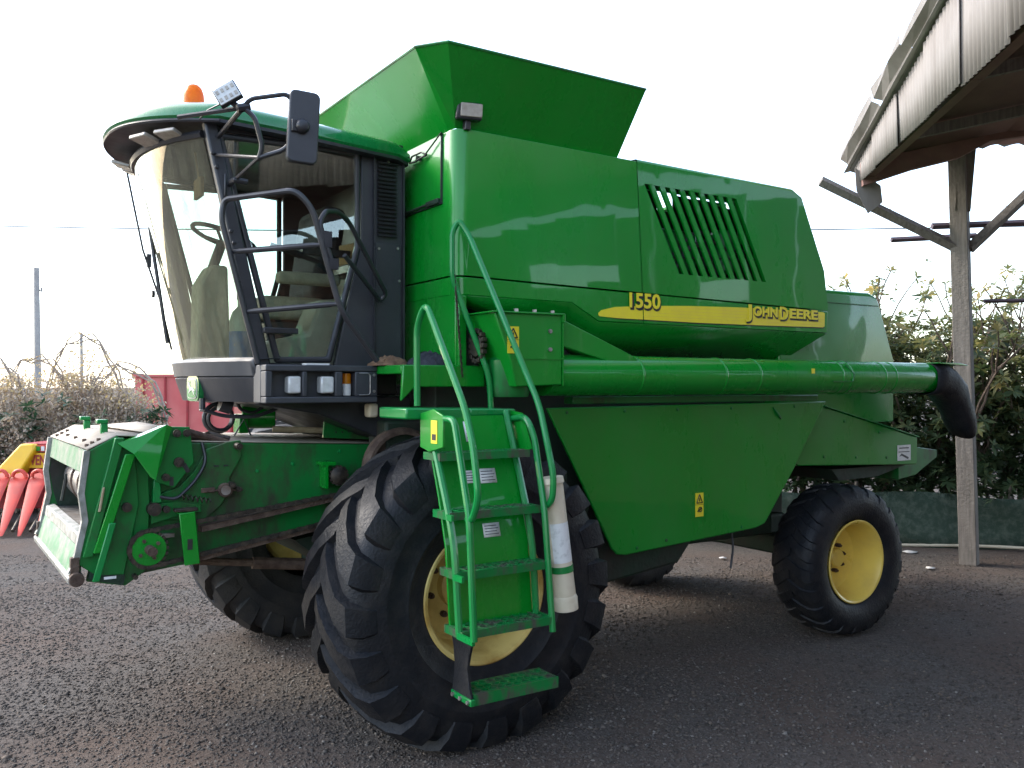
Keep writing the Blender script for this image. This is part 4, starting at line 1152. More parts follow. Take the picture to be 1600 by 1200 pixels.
make_wheel((RX, 0.43, RZ), r_prof, r_path, 22, r_rim, 0.075, ('rubber', 'yellow', 'yellow'), -1, 0.05, R(-2))
make_wheel((RX - 0.25, 2.55, RZ), r_prof, r_path, 22, r_rim, 0.075, ('rubber_dusty', 'yellow', 'yellow'), 1, 0.2, R(-2))
# ---------------------------------------------------------------- cab
def xe(z): return -0.78 - (z - 2.03) * 0.244
def wx(y, z, off=0.0, bulge=0.225):
    t = abs((y - 1.5) / 0.7)
    return xe(z) - bulge * (1 - t ** 2.1) - off
CY0, CY1 = 0.8, 2.2
# floor and underside
b = MB()
b.prism([(-0.80, 1.84), (0.12, 1.84), (0.12, 1.55), (-0.1, 1.60), (-0.45, 1.74), (-0.80, 1.80)], 'Y', 0.82, 2.18)
b.prism([(-0.79, 2.0), (0.05, 2.0), (0.05, 1.845), (-0.79, 1.845)], 'Y', 0.86, 2.14)
cabf = b.build('cab_floor', 'blackmetal', cb, bevel=0.01)
# side walls
inner = [(-0.985, 3.205), (-0.245, 3.225), (-0.245, 2.70), (-0.31, 2.46), (-0.415, 2.065), (-0.685, 2.06)]
def ring(mbx, inn, k, y0, y1):
    c = (sum(p[0] for p in inn) / len(inn), sum(p[1] for p in inn) / len(inn))
    n = len(inn)
    # offset outline outward by k
    out = []
    for i in range(n):
        a, p, q = Vector(inn[i - 1]), Vector(inn[i]), Vector(inn[(i + 1) % n])
        d1, d2 = (p - a).normalized(), (q - p).normalized()
        n1, n2 = Vector((-d1.y, d1.x)), Vector((-d2.y, d2.x))
        if n1.dot(p - Vector(c)) < 0: n1 = -n1
        if n2.dot(p - Vector(c)) < 0: n2 = -n2
        m_ = (n1 + n2).normalized()
        out.append(p + m_ * k / max(0.5, m_.dot(n1)))
    vs = []
    for y in (y0, y1):
        vs += [(p[0], y, p[1]) for p in inn] + [(p[0], y, p[1]) for p in out]
    fs = []
    for i in range(n):
        j = (i + 1) % n
        fs += [(i, j, n + j, n + i), (2 * n + i, 3 * n + i, 3 * n + j, 2 * n + j), (i, 2 * n + i, 2 * n + j, j), (n + i, n + j, 3 * n + j, 3 * n + i)]
    mbx.add(vs, fs)
for side, (ya, yb_) in enumerate(((0.80, 0.84), (2.16, 2.20))):
    yo = ya - 0.012 if side == 0 else yb_ - 0.02
    w_ = MB()
    w_.prism([(-1.105, 3.33), (-1.03, 3.33), (-0.735, 2.0), (-0.81, 2.0)], 'Y', ya - (0.02 if side == 0 else 0), yb_ + (0.02 if side else 0))
    w_.build('cab_pillar', 'black', cb, bevel=0.012)
    w_ = MB()
    w_.prism([(-0.205, 3.24), (0.065, 3.24), (0.065, 2.0), (-0.37, 2.0), (-0.272, 2.45), (-0.205, 2.71)], 'Y', ya, yb_)
    w_.prism([(-1.028, 3.245), (0.065, 3.245), (0.065, 3.33), (-1.045, 3.33)], 'Y', ya + 0.001, yb_)
    w_.prism([(-0.80, 2.0), (-0.375, 2.0), (-0.385, 2.025), (-0.79, 2.025)], 'Y', ya, yb_)
    wall = w_.build('cab_side_wall', 'black', cb, bevel=0.006)
    d_ = MB(); ring(d_, inner, 0.034, yo, yo + 0.035)
    door = d_.build('door_frame', 'blackmetal', cb, bevel=0.012, seg=3)
    MB().prism(inner, 'Y', yo + 0.014, yo + 0.019).build('door_window', 'glass', door)
    if side == 0:
        lv = MB()
        lv.box(-0.135, -0.128, 0.775, 0.80, 2.03, 3.24)
        lv.box(0.055, 0.066, 0.785, 0.80, 2.03, 3.26)
        for k in range(19):
            z = 2.775 + k * 0.0235
            lv.prism([(0.80, z + 0.004), (0.772, z), (0.772, z + 0.004), (0.80, z + 0.016)], 'X', -0.105, 0.015)
        lv.stuff('louvre_grille', 'blackmetal', wall, sharp=20)
        pn = MB(); pn.box(-0.12, 0.045, 0.790, 0.80, 2.05, 2.735); pn.build('cover_plate', 'black', wall, bevel=0.004)
        bt = MB()
        for x, z in ((-0.1, 2.70), (0.02, 2.71), (0.03, 2.52), (-0.1, 2.5), (-0.04, 3.215)): bt.cyl((x, 0.795, z), (x, 0.782, z), 0.008, 8)
        bt.stuff('bolt', 'steel', wall)
        h_ = MB()
        h_.cyl((-0.985, 0.775, 3.02), (-0.985, 0.775, 2.90), 0.008, 8)
        h_.tube([(-0.96, 0.76, 2.975), (-0.955, 0.70, 2.975), (-0.89, 0.70, 2.97)], 0.018, 8)
        h_.box(-0.79, -0.60, 0.74, 0.79, 2.185, 2.215)
        for x, z in ((-1.05, 3.12), (-1.03, 3.05), (-0.955, 2.72), (-0.94, 2.66)): h_.cyl((x, 0.785, z), (x, 0.765, z), 0.011, 8)
        h_.pieces('door_hinge', 'blackmetal', door, bevel=0.004)
b = MB(); b.box(0.03, 0.06, 0.84, 2.16, 2.0, 3.3); b.build('cab_back_wall', 'black', cb)
b = MB()
b.box(-0.02, 0.028, 0.90, 2.10, 2.05, 2.62)
b.build('cab_back_trim', 'trim', cb, bevel=0.01)
# windscreen and its frame
ys = [0.83 + (2.17 - 0.83) * i / 24 for i in range(25)]
zs = [2.045 + (3.225 - 2.045) * i / 12 for i in range(13)]
b = MB(); b.sheet([[(wx(y, z), y, z) for y in ys] for z in zs])
ws = b.build('windscreen', 'windscreen', cb, sharp=80)
b = MB()
b.tube([(wx(y, 2.045, 0.0), y, 2.045) for y in ys], 0.012, 6); b.tube([(wx(y, 3.22, 0.0), y, 3.225) for y in ys], 0.022, 6)
b.pieces('windscreen_seal', 'blackmetal', ws)
b = MB()
b.tube([(wx(1.75, 3.2, 0.04), 1.75, 3.18), (wx(1.75, 2.75, 0.06), 1.75, 2.72), (wx(1.72, 2.45, 0.035), 1.72, 2.42), (wx(1.7, 2.2, 0.03), 1.7, 2.12)], 0.007, 6)
b.tube([(wx(1.72, 2.72, 0.03), 1.72, 2.86), (wx(1.70, 2.3, 0.03), 1.70, 2.16)], 0.012, 6)
b.box(wx(1.75, 2.65, 0.065), wx(1.75, 2.65, 0.04), 1.73, 1.76, 2.62, 2.70)
b.lathe([(0.0, 0), (0.025, 0.002), (0.022, 0.02), (0, 0.022)], (wx(1.75, 2.5, 0.075), 1.75, 2.46), (1, 0, 0), 12)
b.build('windscreen_wiper', 'blackmetal', cb)
# grey fascia under the windscreen
def band(name, z0, z1, o0, o1, m, y0=0.76, y1=2.24, th=0.03):
    yy = [y0 + (y1 - y0) * i / 28 for i in range(29)]
    f = lambda y, z, o: wx(min(max(y, 0.8), 2.2), 2.03, o, 0.235)
    mb_ = MB()
    mb_.sheet([[(f(y, z0, o0) + 0.16, y, z0) for y in yy], [(f(y, z0, o0), y, z0) for y in yy], [(f(y, z1, o1) - 0.004, y, z1 - 0.012) for y in yy], [(f(y, z1, o1) + 0.008, y, z1) for y in yy], [(f(y, z1, o1) + 0.14, y, z1 + 0.005) for y in yy]])
    return mb_.build(name, m, cb, sharp=28, solid=0.006)
fu = band('fascia_lip', 1.958, 2.045, 0.045, 0.055, 'grey')
fl = band('front_fascia', 1.815, 1.955, -0.005, 0.035, 'black')
# round-cornered emblem on the fascia
by, bz = 1.28, 1.885
bx_ = wx(by, 2.03, 0.02, 0.235)
nrm = Vector((-1, -0.22, 0)).normalized(); tan = Vector((0.22, -1, 0)).normalized()
def badge(hw, hh, off, name, m, par):
    pts = []
    for i in range(32):
        a = 2 * math.pi * i / 32
        ca, sa = math.cos(a), math.sin(a)
        pts.append((hw * math.copysign(abs(ca) ** 0.45, ca), hh * math.copysign(abs(sa) ** 0.45, sa)))
    c = Vector((bx_, by, bz))
    A = [c + tan * u + Vector((0, 0, v)) + nrm * (off - 0.03) for u, v in pts]
    B = [c + tan * u * 0.96 + Vector((0, 0, v * 0.96)) + nrm * off for u, v in pts]
    return MB().loft(A, B).build(name, m, par, sharp=40)
bd = badge(0.075, 0.075, 0.022, 'emblem', 'roof_green', cb)
badge(0.06, 0.06, 0.026, 'emblem_border', 'trim', bd)
badge(0.054, 0.054, 0.029, 'emblem_field', 'roof_green', bd)
deer = [(-0.042, -0.014), (-0.022, 0.006), (0.004, 0.008), (0.018, 0.022), (0.012, 0.042), (0.022, 0.03), (0.034, 0.044), (0.03, 0.026), (0.042, 0.016), (0.028, 0.012), (0.02, -0.004), (0.036, -0.024), (0.026, -0.026), (0.006, -0.010), (-0.012, -0.010), (-0.030, -0.036), (-0.036, -0.034), (-0.026, -0.012)]
c = Vector((bx_, by, bz))
MB().loft([c - tan * u + Vector((0, 0, v)) + nrm * 0.028 for u, v in deer], [c - tan * u + Vector((0, 0, v)) + nrm * 0.031 for u, v in deer]).build('emblem_deer', 'trim', bd)
# headlight box at the cab side
b = MB()
X0, X1, Z0, Z1, Y0 = -0.83, -0.20, 1.808, 2.012, 0.585
b.box(X0, X1, Y0 + 0.09, 0.80, Z0, Z1)
b.box(X0, X1, Y0, Y0 + 0.089, Z1 - 0.034, Z1); b.box(X0, X1, Y0, Y0 + 0.089, Z0, Z0 + 0.034)
for xa, xb_ in ((X0, X0 + 0.036), (-0.632, -0.605), (-0.447, -0.405), (-0.332, X1)): b.box(xa, xb_, Y0 + 0.001, Y0 + 0.0885, Z0 + 0.0345, Z1 - 0.0345)
hb = b.build('headlight_box', 'grey', cb, bevel=0.006)
for xa, xb_ in ((-0.705, -0.634), (-0.525, -0.449)):
    MB().box(xa, xb_, Y0 + 0.012, Y0 + 0.085, 1.86, 1.952).build('headlight', 'lens', hb, bevel=0.01)
MB().cyl((-0.365, Y0 + 0.05, 1.912), (-0.365, Y0 + 0.05, 1.968), 0.026, 14).build('indicator_lamp', 'amber', hb)
MB().cyl((-0.365, Y0 + 0.05, 1.848), (-0.365, Y0 + 0.05, 1.911), 0.026, 14).build('indicator_lamp', 'lens', hb)
b = MB(); b.tube(fillet([(-0.31, Y0 - 0.001, 1.97), (-0.245, Y0 - 0.001, 1.97), (-0.245, Y0 - 0.001, 1.85), (-0.31, Y0 - 0.001, 1.85)], 0.02), 0.003, 6)
b.cyl((-0.222, Y0, 1.96), (-0.222, Y0 - 0.006, 1.96), 0.008, 8); b.cyl((-0.222, Y0, 1.87), (-0.222, Y0 - 0.006, 1.87), 0.008, 8)
b.stuff('box_trim', 'steel', hb)
MB().box(-0.60, -0.47, Y0 + 0.03, Y0 + 0.10, 2.013, 2.022).build('label_strip', 'white', hb)
# roof shell
def roof_outline(inset, z):
    pts = []
    cx, cy = -0.58, 1.5
    for i in range(33):
        y = 0.70 + 1.6 * i / 32
        t = abs((y - 1.5) / 0.8)
        pts.append((-1.465 + 0.43 * t ** 2.3, y))
    pts += [(-0.6, 2.30), (0.0, 2.29), (0.10, 2.22), (0.10, 0.78), (0.0, 0.71), (-0.6, 0.70)]
    out = []
    for (x, y) in pts:
        d = Vector((x - cx, y - cy)); l = d.length
        d = d * max(0, (l - inset)) / l
        out.append((cx + d.x, cy + d.y, z - max(0, x + 0.35) * 0.10 + max(0, -0.85 - x) * 0.09))
    return out
lev = [(0.02, 3.262), (0.0, 3.282), (0.003, 3.318), (0.03, 3.350), (0.10, 3.380), (0.25, 3.402), (0.5, 3.415)]
L_ = [roof_outline(i, z) for i, z in lev]
b = MB()
n = len(L_[0])
vs_, fs_ = [], []
for l in L_: vs_ += l
for k in range(len(L_) - 1):
    for i in range(n):
        j = (i + 1) % n
        fs_.append((k * n + i, k * n + j, (k + 1) * n + j, (k + 1) * n + i))
fs_.append(tuple(range((len(L_) - 1) * n, len(L_) * n)))
b.add(vs_, fs_)
rf = b.build('cab_roof', 'roof_green', cb, sharp=40)
b = MB(); u0 = roof_outline(0.012, 3.252); u1 = roof_outline(0.012, 3.27)
b.loft(u0, u1); b.build('roof_lining', 'black', cb)
b = MB()   # drop rim of the lining following the roof edge
rim0 = roof_outline(0.012, 3.258)[:33]
b.tube(rim0, 0.010, 6); b.build('roof_lining_rim', 'blackmetal', rf)
for (x, y, ang) in ((-1.215, 0.99, 34), (-1.31, 1.16, 24), (-1.31, 1.84, -24), (-1.215, 2.01, -34)):
    rm = Matrix.Rotation(R(ang), 3, 'Z') @ Matrix.Rotation(R(14), 3, 'Y')
    MB().box(x - 0.055, x + 0.055, y - 0.07, y + 0.07, 3.228, 3.25, rm).build('roof_work_light', 'lens_dull', rf, bevel=0.006)
# beacon
bc = empty('beacon_light', (-1.046, 1.2, 3.40), rf)
MB().lathe([(0.058, 0.0), (0.06, 0.045), (0.056, 0.05)], (-1.046, 1.2, 3.405), (0, 0, 1), 24).build('beacon_base', 'blackmetal', rf)
MB().lathe([(0.058, 0.051), (0.058, 0.10), (0.054, 0.14), (0.043, 0.172), (0.024, 0.19), (0.001, 0.195)], (-1.046, 1.2, 3.405), (0, 0, 1), 24).build('beacon_lens', 'amber', rf)
bpy.data.objects.remove(bc)
# ---- mirror bracket, mirror, clip-on light
N1, N2 = (-0.985, 0.45, 3.282), (-0.905, 0.45, 3.045)
mr = empty('side_mirror', (-0.70, 0.33, 3.0), cb)
b = MB()
b.tube([N1, (-1.235, 0.72, 3.262)], 0.0125, 8)
b.tube([N1, (-1.02, 0.79, 3.21)], 0.0125, 8)
b.tube(fillet([N1, (-0.935, 0.43, 3.24), (-0.895, 0.43, 3.10), N2], 0.06), 0.0125, 8)
b.tube(fillet([N1, (-0.955, 0.43, 3.325), (-0.80, 0.34, 3.352), (-0.765, 0.33, 3.31), (-0.765, 0.33, 3.15), (-0.80, 0.36, 3.08), N2], 0.045), 0.012, 8)
b.tube([N2, (-1.035, 0.79, 3.115)], 0.010, 8)
b.tube([N2, (-0.965, 0.79, 2.96)], 0.010, 8)
b.cyl((N1[0] - 0.03, N1[1], N1[2] - 0.01), (N1[0] + 0.03, N1[1], N1[2] + 0.01), 0.022, 8)
b.build('mirror_arm', 'blackmetal', mr)
mrot = Matrix.Rotation(R(-7), 3, 'Z') @ Matrix.Rotation(R(3), 3, 'Y')
b = MB(); b.box(-0.80, -0.648, 0.30, 0.345, 3.01, 3.372, mrot)
b.build('mirror_shell', 'black', mr, edges=[(lambda c, d: abs(d.y) > 0.9, 0.03, 4)], bevel=0.008)
b = MB(); b.box(-0.785, -0.662, 0.346, 0.350, 3.03, 3.352, mrot); b.build('mirror_face', 'mirrorglass', mr)
b = MB(); b.lathe([(0.036, 0), (0.036, 0.014), (0.026, 0.03), (0.01, 0.034)], (-0.738, 0.298, 3.19), (0, -1, 0), 20); b.box(-0.79, -0.74, 0.29, 0.33, 3.16, 3.22); b.build('mirror_clamp', 'blackmetal', mr, bevel=0.004)
ll = empty('led_work_light', (-1.05, 0.47, 3.27), cb)
lrot = Matrix.Rotation(R(-28), 3, 'Z') @ Matrix.Rotation(R(-31), 3, 'Y')
lc = (-1.06, 0.46, 3.34)
b = MB(); b.box(lc[0] - 0.060, lc[0] + 0.060, lc[1] - 0.01, lc[1] + 0.03, lc[2] - 0.046, lc[2] + 0.046, lrot, lc); b.build('lamp_housing', 'blackmetal', ll, bevel=0.004)
b = MB(); b.box(lc[0] - 0.055, lc[0] + 0.055, lc[1] - 0.016, lc[1] - 0.009, lc[2] - 0.041, lc[2] + 0.041, lrot, lc); b.build('lamp_glass', 'lens', ll, bevel=0.002)
b = MB()
for i in range(4):
    for j in range(2):
        x, z = lc[0] + (i - 1.5) * 0.027, lc[2] + (j - 0.5) * 0.040
        b.box(x - 0.0075, x + 0.0075, lc[1] - 0.0195, lc[1] - 0.0155, z - 0.009, z + 0.009, lrot, lc)
b.stuff('led', 'lens_dull', ll)
b = MB(); b.tube([(-1.03, 0.48, 3.305), (-1.0, 0.46, 3.285)], 0.014, 8); b.tube([(-1.06, 0.49, 3.31), (-1.12, 0.6, 3.285), (-1.13, 0.72, 3.27)], 0.004, 6); b.build('lamp_bracket', 'blackmetal', ll)
# ---- platform guard (black tube) and grab handle
gd = empty('platform_guard', (-0.7, 0.5, 2.0), cb)
b = MB()
b.tube(fillet([(-0.835, 0.70, 2.02), (-1.028, 0.70, 2.77), (-1.012, 0.70, 2.868), (-0.762, 0.32, 2.876), (-0.684, 0.30, 2.79), (-0.535, 0.30, 2.285), (-0.33, 0.30, 2.03)], 0.09), 0.0155, 10)
b.build('guard_tube', 'blackmetal', gd)
for A, B in (((-0.972, 0.71, 2.60), (-0.632, 0.30, 2.612)), ((-0.896, 0.70, 2.29), (-0.545, 0.30, 2.318))):
    b = MB(); v0, v1 = Vector(A), Vector(B)
    b.tube([v0, v0.lerp(v1, .06), v0.lerp(v1, .1), v0.lerp(v1, .9), v0.lerp(v1, .94), v1], [0.011, 0.011, 0.015, 0.015, 0.011, 0.011], 10)
    b.build('guard_bar', 'blackmetal', gd)
b = MB()
b.tube(fillet([(-0.57, 0.30, 2.50), (-0.648, 0.30, 2.72), (-0.61, 0.32, 2.785), (-0.49, 0.45, 2.82), (-0.40, 0.52, 2.79), (-0.085, 0.72, 2.43), (-0.115, 0.74, 2.39), (-0.39, 0.60, 2.615)], 0.06), 0.0135, 10)
b.box(-0.625, -0.585, 0.285, 0.315, 2.60, 2.68); b.box(-0.60, -0.55, 0.285, 0.315, 2.49, 2.545)
b.build('grab_handle', 'blackmetal', gd, sharp=50)
# ---- cab interior
b = MB(); b.lathe([(0.16, 0), (0.2, 0.03), (0.2, 0.07), (0.16, 0.10)], (0, 0, 0), (0, 0, 1), 24)
b = MB(); b.box(-0.66, -0.24, 1.22, 1.74, 2.30, 2.44); b.build('seat_cushion', 'seat', cb, bevel=0.045, seg=4)
b = MB(); b.box(-0.30, -0.14, 1.24, 1.72, 2.42, 3.02, Matrix.Rotation(R(8), 3, 'Y')); b.build('seat_backrest', 'cloth', cb, bevel=0.05, seg=4)
b = MB(); b.box(-0.60, -0.22, 1.06, 1.16, 2.50, 2.57); b.build('armrest', 'seat', cb, bevel=0.025, seg=3)
b = MB(); b.box(-0.60, -0.28, 1.28, 1.68, 2.0, 2.30); b.build('seat_base', 'black', cb, bevel=0.02)
b = MB(); b.prism([(-0.66, 2.005), (-0.66, 2.16), (-0.48, 2.20), (-0.40, 2.40), (-0.14, 2.42), (-0.14, 2.005)], 'Y', 0.92, 1.20); b.build('side_console', 'trim', cb, bevel=0.02)
b = MB(); b.box(-0.24, 0.02, 0.90, 1.22, 2.56, 2.62); b.build('console_shelf', 'blackmetal', cb, bevel=0.01)
b = MB(); b.prism([(-0.98, 2.0), (-0.97, 2.50), (-0.90, 2.62), (-0.80, 2.62), (-0.78, 2.0)], 'Y', 1.40, 1.60); b.build('steering_column', 'trim', cb, bevel=0.02)
sc = Vector((-0.80, 1.50, 2.80)); sn = Vector((0.35, 0, 1)).normalized()
su = Vector((0, 1, 0)); sw_ = sn.cross(su)
b = MB()
ringp = [sc + (su * math.cos(a) + sw_ * math.sin(a)) * 0.19 for a in [2 * math.pi * i / 28 for i in range(29)]]
b.tube(ringp, 0.014, 8, False)
for a in (0.5, 2.64, 4.71): b.tube([sc - sn * 0.03, sc + (su * math.cos(a) + sw_ * math.sin(a)) * 0.19], 0.010, 6)
b.tube([sc - sn * 0.03, sc - sn * 0.25], 0.03, 10)
b.build('steering_wheel', 'blackmetal', cb)
b = MB(); b.box(-1.01, -0.99, 1.20, 1.36, 2.98, 3.09); b.tube([(-1.0, 1.28, 3.09), (-1.02, 1.28, 3.24)], 0.006, 6); b.build('inside_mirror', 'cardboard', cb)
b = MB(); b.box(-0.5, -0.2, 0.96, 1.0, 2.66, 2.70); b.tube([(-0.72, 0.85, 2.68), (-0.45, 0.83, 2.60)], 0.014, 8); b.tube([(-0.66, 0.84, 2.665), (-0.55, 0.835, 2.63)], 0.022, 8); b.build('door_gas_strut', 'blackmetal', cb)
# loose things carried in the cab
o = MB().box(-0.215, -0.04, 0.93, 1.10, 2.622, 2.745, Matrix.Rotation(R(12), 3, 'Z')).build('cardboard_box', 'cardboard', None, bevel=0.006)
tag(o, 'small brown cardboard box on the shelf behind the cab door', 'box')
tk = empty('water_jug', (-0.83, 1.02, 2.0))
tag(tk, 'pale plastic jug with blue label on the cab floor behind the windscreen', 'jug')
MB().lathe([(0.062, 0), (0.066, 0.02), (0.066, 0.26), (0.05, 0.31), (0.022, 0.34), (0.022, 0.38)], (-0.83, 1.02, 2.003), (0, 0, 1), 20).build('jug_body', 'bottle', tk)
MB().lathe([(0.068, 0.05), (0.068, 0.20)], (-0.83, 1.02, 2.003), (0, 0, 1), 20, False).build('jug_label', 'blue', tk)
MB().lathe([(0.026, 0.38), (0.026, 0.41), (0.02, 0.415)], (-0.83, 1.02, 2.003), (0, 0, 1), 14).build('jug_cap', 'blackmetal', tk)

# ---------------------------------------------------------------- platform and ladder
b = MB()
b.prism([(-0.20, 2.012), (0.30, 2.012), (0.30, 1.895), (-0.13, 1.895), (-0.21, 1.82)], 'Y', 0.26, 0.285)
b.box(-0.20, 0.14, 0.286, 0.80, 1.965, 2.012)
dk = b.build('platform_deck', 'green', cb, bevel=0.006)
b = MB()
b.prism([(-0.34, 1.792), (0.02, 1.785), (0.02, 1.70), (-0.04, 1.70), (-0.08, 1.735), (-0.34, 1.735)], 'Y', -0.06, 0.26)
b.prism([(0.021, 1.785), (0.30, 1.78), (0.30, 1.745), (0.021, 1.745)], 'Y', -0.06, 0.30)
lp = b.build('lower_platform', 'green_rail', cb, bevel=0.01)
ld = empty('ladder', (0.02, -0.35, 0.45), cb)
b = MB(); b.prism([(-0.065, 1.765), (-0.065, 1.60), (-0.16, 1.58), (-0.30, 1.61), (-0.30, 1.76), (-0.20, 1.79)], 'X', -0.268, -0.255)
br = b.build('ladder_bracket', 'green', ld, bevel=0.004)
# front-facing sticker on the bracket plate (faces -X)
MB().box(-0.2705, -0.2685, -0.245, -0.185, 1.625, 1.735).build('warning_sticker', 'sticker', ld)
MB().box(-0.2715, -0.2706, -0.235, -0.195, 1.64, 1.67).stuff('sticker_symbol', 'sticker_black', ld)
LX0, LX1 = -0.245, 0.262
b = MB(); b.tube(fillet([(LX0, -0.08, 1.70), (LX0, -0.17, 1.62), (LX0, -0.315, 1.30), (LX0, -0.37, 1.14), (LX0, -0.415, 0.76)], 0.1), 0.018, 8); b.build('stile', 'green_rail', ld)
b = MB(); b.tube(fillet([(0.235, -0.06, 1.77), (0.235, -0.14, 1.58), (0.235, -0.28, 1.22), (0.235, -0.315, 1.05), (0.235, -0.34, 0.77)], 0.1), 0.018, 8); b.build('stile', 'green_rail', ld)
b = MB()
bp_ = [(-0.05, 1.765), (-0.06, 1.74), (-0.20, 1.36), (-0.27, 1.13), (-0.31, 0.76), (-0.296, 0.76), (-0.256, 1.13), (-0.186, 1.36), (-0.045, 1.74)]
b.prism(bp_, 'X', -0.235, 0.235); bk = b.build('back_plate', 'green', ld, bevel=0.003)
def stepmesh(x0, x1, y0, y1, z, nx, ny, th=0.035):
    """folded sheet tread with rows of round holes"""
    mb_ = MB()
    dx, dy = (x1 - x0 - 0.02) / nx, (y1 - y0 - 0.02) / ny
    for i in range(nx):
        for j in range(ny):
            sh = 0.0
            cx, cy = x0 + 0.01 + (i + .5) * dx, y0 + 0.01 + (j + .5) * dy
            sq = [(-.5, -.5), (0, -.5), (.5, -.5), (.5, 0), (.5, .5), (0, .5), (-.5, .5), (-.5, 0)]
            A = [(cx + u * dx, cy + v * dy, z) for u, v in sq]
            r = 0.36 * min(dx, dy)
            Bc = [(cx + r * 1.15 * math.cos(math.pi * (1.25 + k / 4)), cy + r * math.sin(math.pi * (1.25 + k / 4)), z + 0.004) for k in range(8)]
            Cc = [(p[0], p[1], z - 0.008) for p in Bc]
            mb_.add(A + Bc + Cc, [(k, (k + 1) % 8, 8 + (k + 1) % 8, 8 + k) for k in range(8)] + [(8 + k, 8 + (k + 1) % 8, 16 + (k + 1) % 8, 16 + k) for k in range(8)])
    mb_.box(x0, x1, y0, y0 + 0.01, z - th, z + 0.002); mb_.box(x0, x1, y1 - 0.01, y1, z - th, z + 0.002)
    mb_.box(x0, x0 + 0.01, y0 + 0.0102, y1 - 0.0102, z - th, z + 0.001); mb_.box(x1 - 0.01, x1, y0 + 0.0102, y1 - 0.0102, z - th, z + 0.001)
    return mb_
for (z, y) in ((1.575, -0.215), (1.303, -0.315), (1.035, -0.385), (0.772, -0.43)):
    stepmesh(LX0 - 0.005, LX1 + 0.008, y - 0.02, y + 0.15, z, 10, 3).build('step', 'step_paint', ld, sharp=30)
stepmesh(-0.18, 0.30, -0.44, -0.27, 0.470, 10, 3, 0.05).build('step', 'step_paint', ld, sharp=30)
b = MB()   # rubber strap that hangs the lowest step
strap = [(-0.19, 0.72), (-0.19, 0.43), (-0.40, 0.43), (-0.385, 0.52), (-0.355, 0.60), (-0.375, 0.66), (-0.41, 0.72)]
b.prism([(-0.455, 0.735), (-0.425, 0.66), (-0.405, 0.59), (-0.42, 0.50), (-0.455, 0.425), (-0.25, 0.425), (-0.275, 0.50), (-0.285, 0.59), (-0.275, 0.66), (-0.25, 0.735)], 'X', -0.198, -0.183)
b.build('step_strap', 'rubber', ld, bevel=0.003)
b = MB()
b.box(-0.206, -0.182, -0.455, -0.265, 0.715, 0.75); b.box(-0.206, -0.182, -0.455, -0.265, 0.425, 0.455)
b.pieces('strap_clamp', 'green_rail', ld, bevel=0.003)
b = MB()
for z in (0.733, 0.44):
    for y in (-0.43, -0.36, -0.29): b.cyl((-0.206, y, z), (-0.216, y, z), 0.010, 8)
b.stuff('bolt', 'steel', ld)
b = MB(); b.tube(fillet([(-0.255, -0.01, 1.80), (-0.255, -0.005, 2.20), (-0.255, -0.10, 2.31), (-0.255, -0.485, 1.80), (-0.255, -0.56, 1.63), (-0.255, -0.605, 1.40), (-0.25, -0.54, 1.30), (-0.25, -0.50, 1.30)], 0.075, 8), 0.0165, 10); b.build('handrail', 'green_rail', ld)
b = MB(); b.tube(fillet([(-0.255, -0.30, 1.745), (-0.255, -0.385, 1.745), (-0.255, -0.525, 1.30), (-0.255, -0.565, 0.76)], 0.07, 8), 0.0165, 10); b.build('handrail', 'green_rail', ld)
b = MB()
for z, y in ((1.303, -0.33), (1.035, -0.40), (0.772, -0.44)): b.box(-0.262, -0.248, -0.30 - (1.5 - z) * 0.36, y + 0.02, z - 0.032, z - 0.004)
b.pieces('rail_bracket', 'green_rail', ld)
b = MB(); b.tube(fillet([(0.275, 0.15, 1.78), (0.265, 0.15, 1.95), (0.125, 0.255, 2.41), (0.095, 0.262, 2.50), (0.095, 0.262, 2.74), (0.125, 0.245, 2.805), (0.165, 0.20, 2.72), (0.295, -0.285, 1.80), (0.295, -0.41, 1.45), (0.29, -0.40, 1.32), (0.275, -0.30, 1.28)], 0.075, 8), 0.0165, 10); b.build('handrail', 'green_rail', ld)
b = MB(); b.tube(fillet([(0.262, -0.05, 1.725), (0.262, -0.21, 1.745), (0.262, -0.285, 1.65), (0.262, -0.375, 1.29), (0.262, -0.445, 0.70)], 0.07, 8), 0.0165, 10); b.build('handrail', 'green_rail', ld)
b = MB(); b.prism([(-0.03, 1.775), (-0.17, 1.76), (-0.26, 1.58), (-0.07, 1.56)], 'X', 0.266, 0.272); b.build('side_plate', 'green', ld)
for (x0, x1, t0, t1) in ((-0.075, 0.0, 1.42, 1.48), (0.01, 0.105, 1.415, 1.485), (-0.02, 0.075, 1.16, 1.225), (-0.03, 0.02, 1.62, 1.72)):
    # labels lie on the sloping back plate
    yv = lambda z: np.interp(z, [0.76, 1.13, 1.36, 1.74], [-0.312, -0.272, -0.202, -0.062]) - 0.003
    MB().add([(x0, yv(t0), t0), (x1, yv(t0), t0), (x1, yv(t1), t1), (x0, yv(t1), t1)], [(0, 1, 2, 3)]).build('label', 'white', ld, solid=0.002)
    m_ = MB()
    for k in range(4):
        z = t0 + (t1 - t0) * (0.18 + 0.2 * k)
        m_.add([(x0 + .008, yv(z) - .0015, z), (x1 - .008 - 0.01 * (k % 2), yv(z) - .0015, z), (x1 - .008 - 0.01 * (k % 2), yv(z + .004) - .0015, z + .004), (x0 + .008, yv(z + .004) - .0015, z + .004)], [(0, 1, 2, 3)])
    m_.stuff('label_print', 'grey', ld)
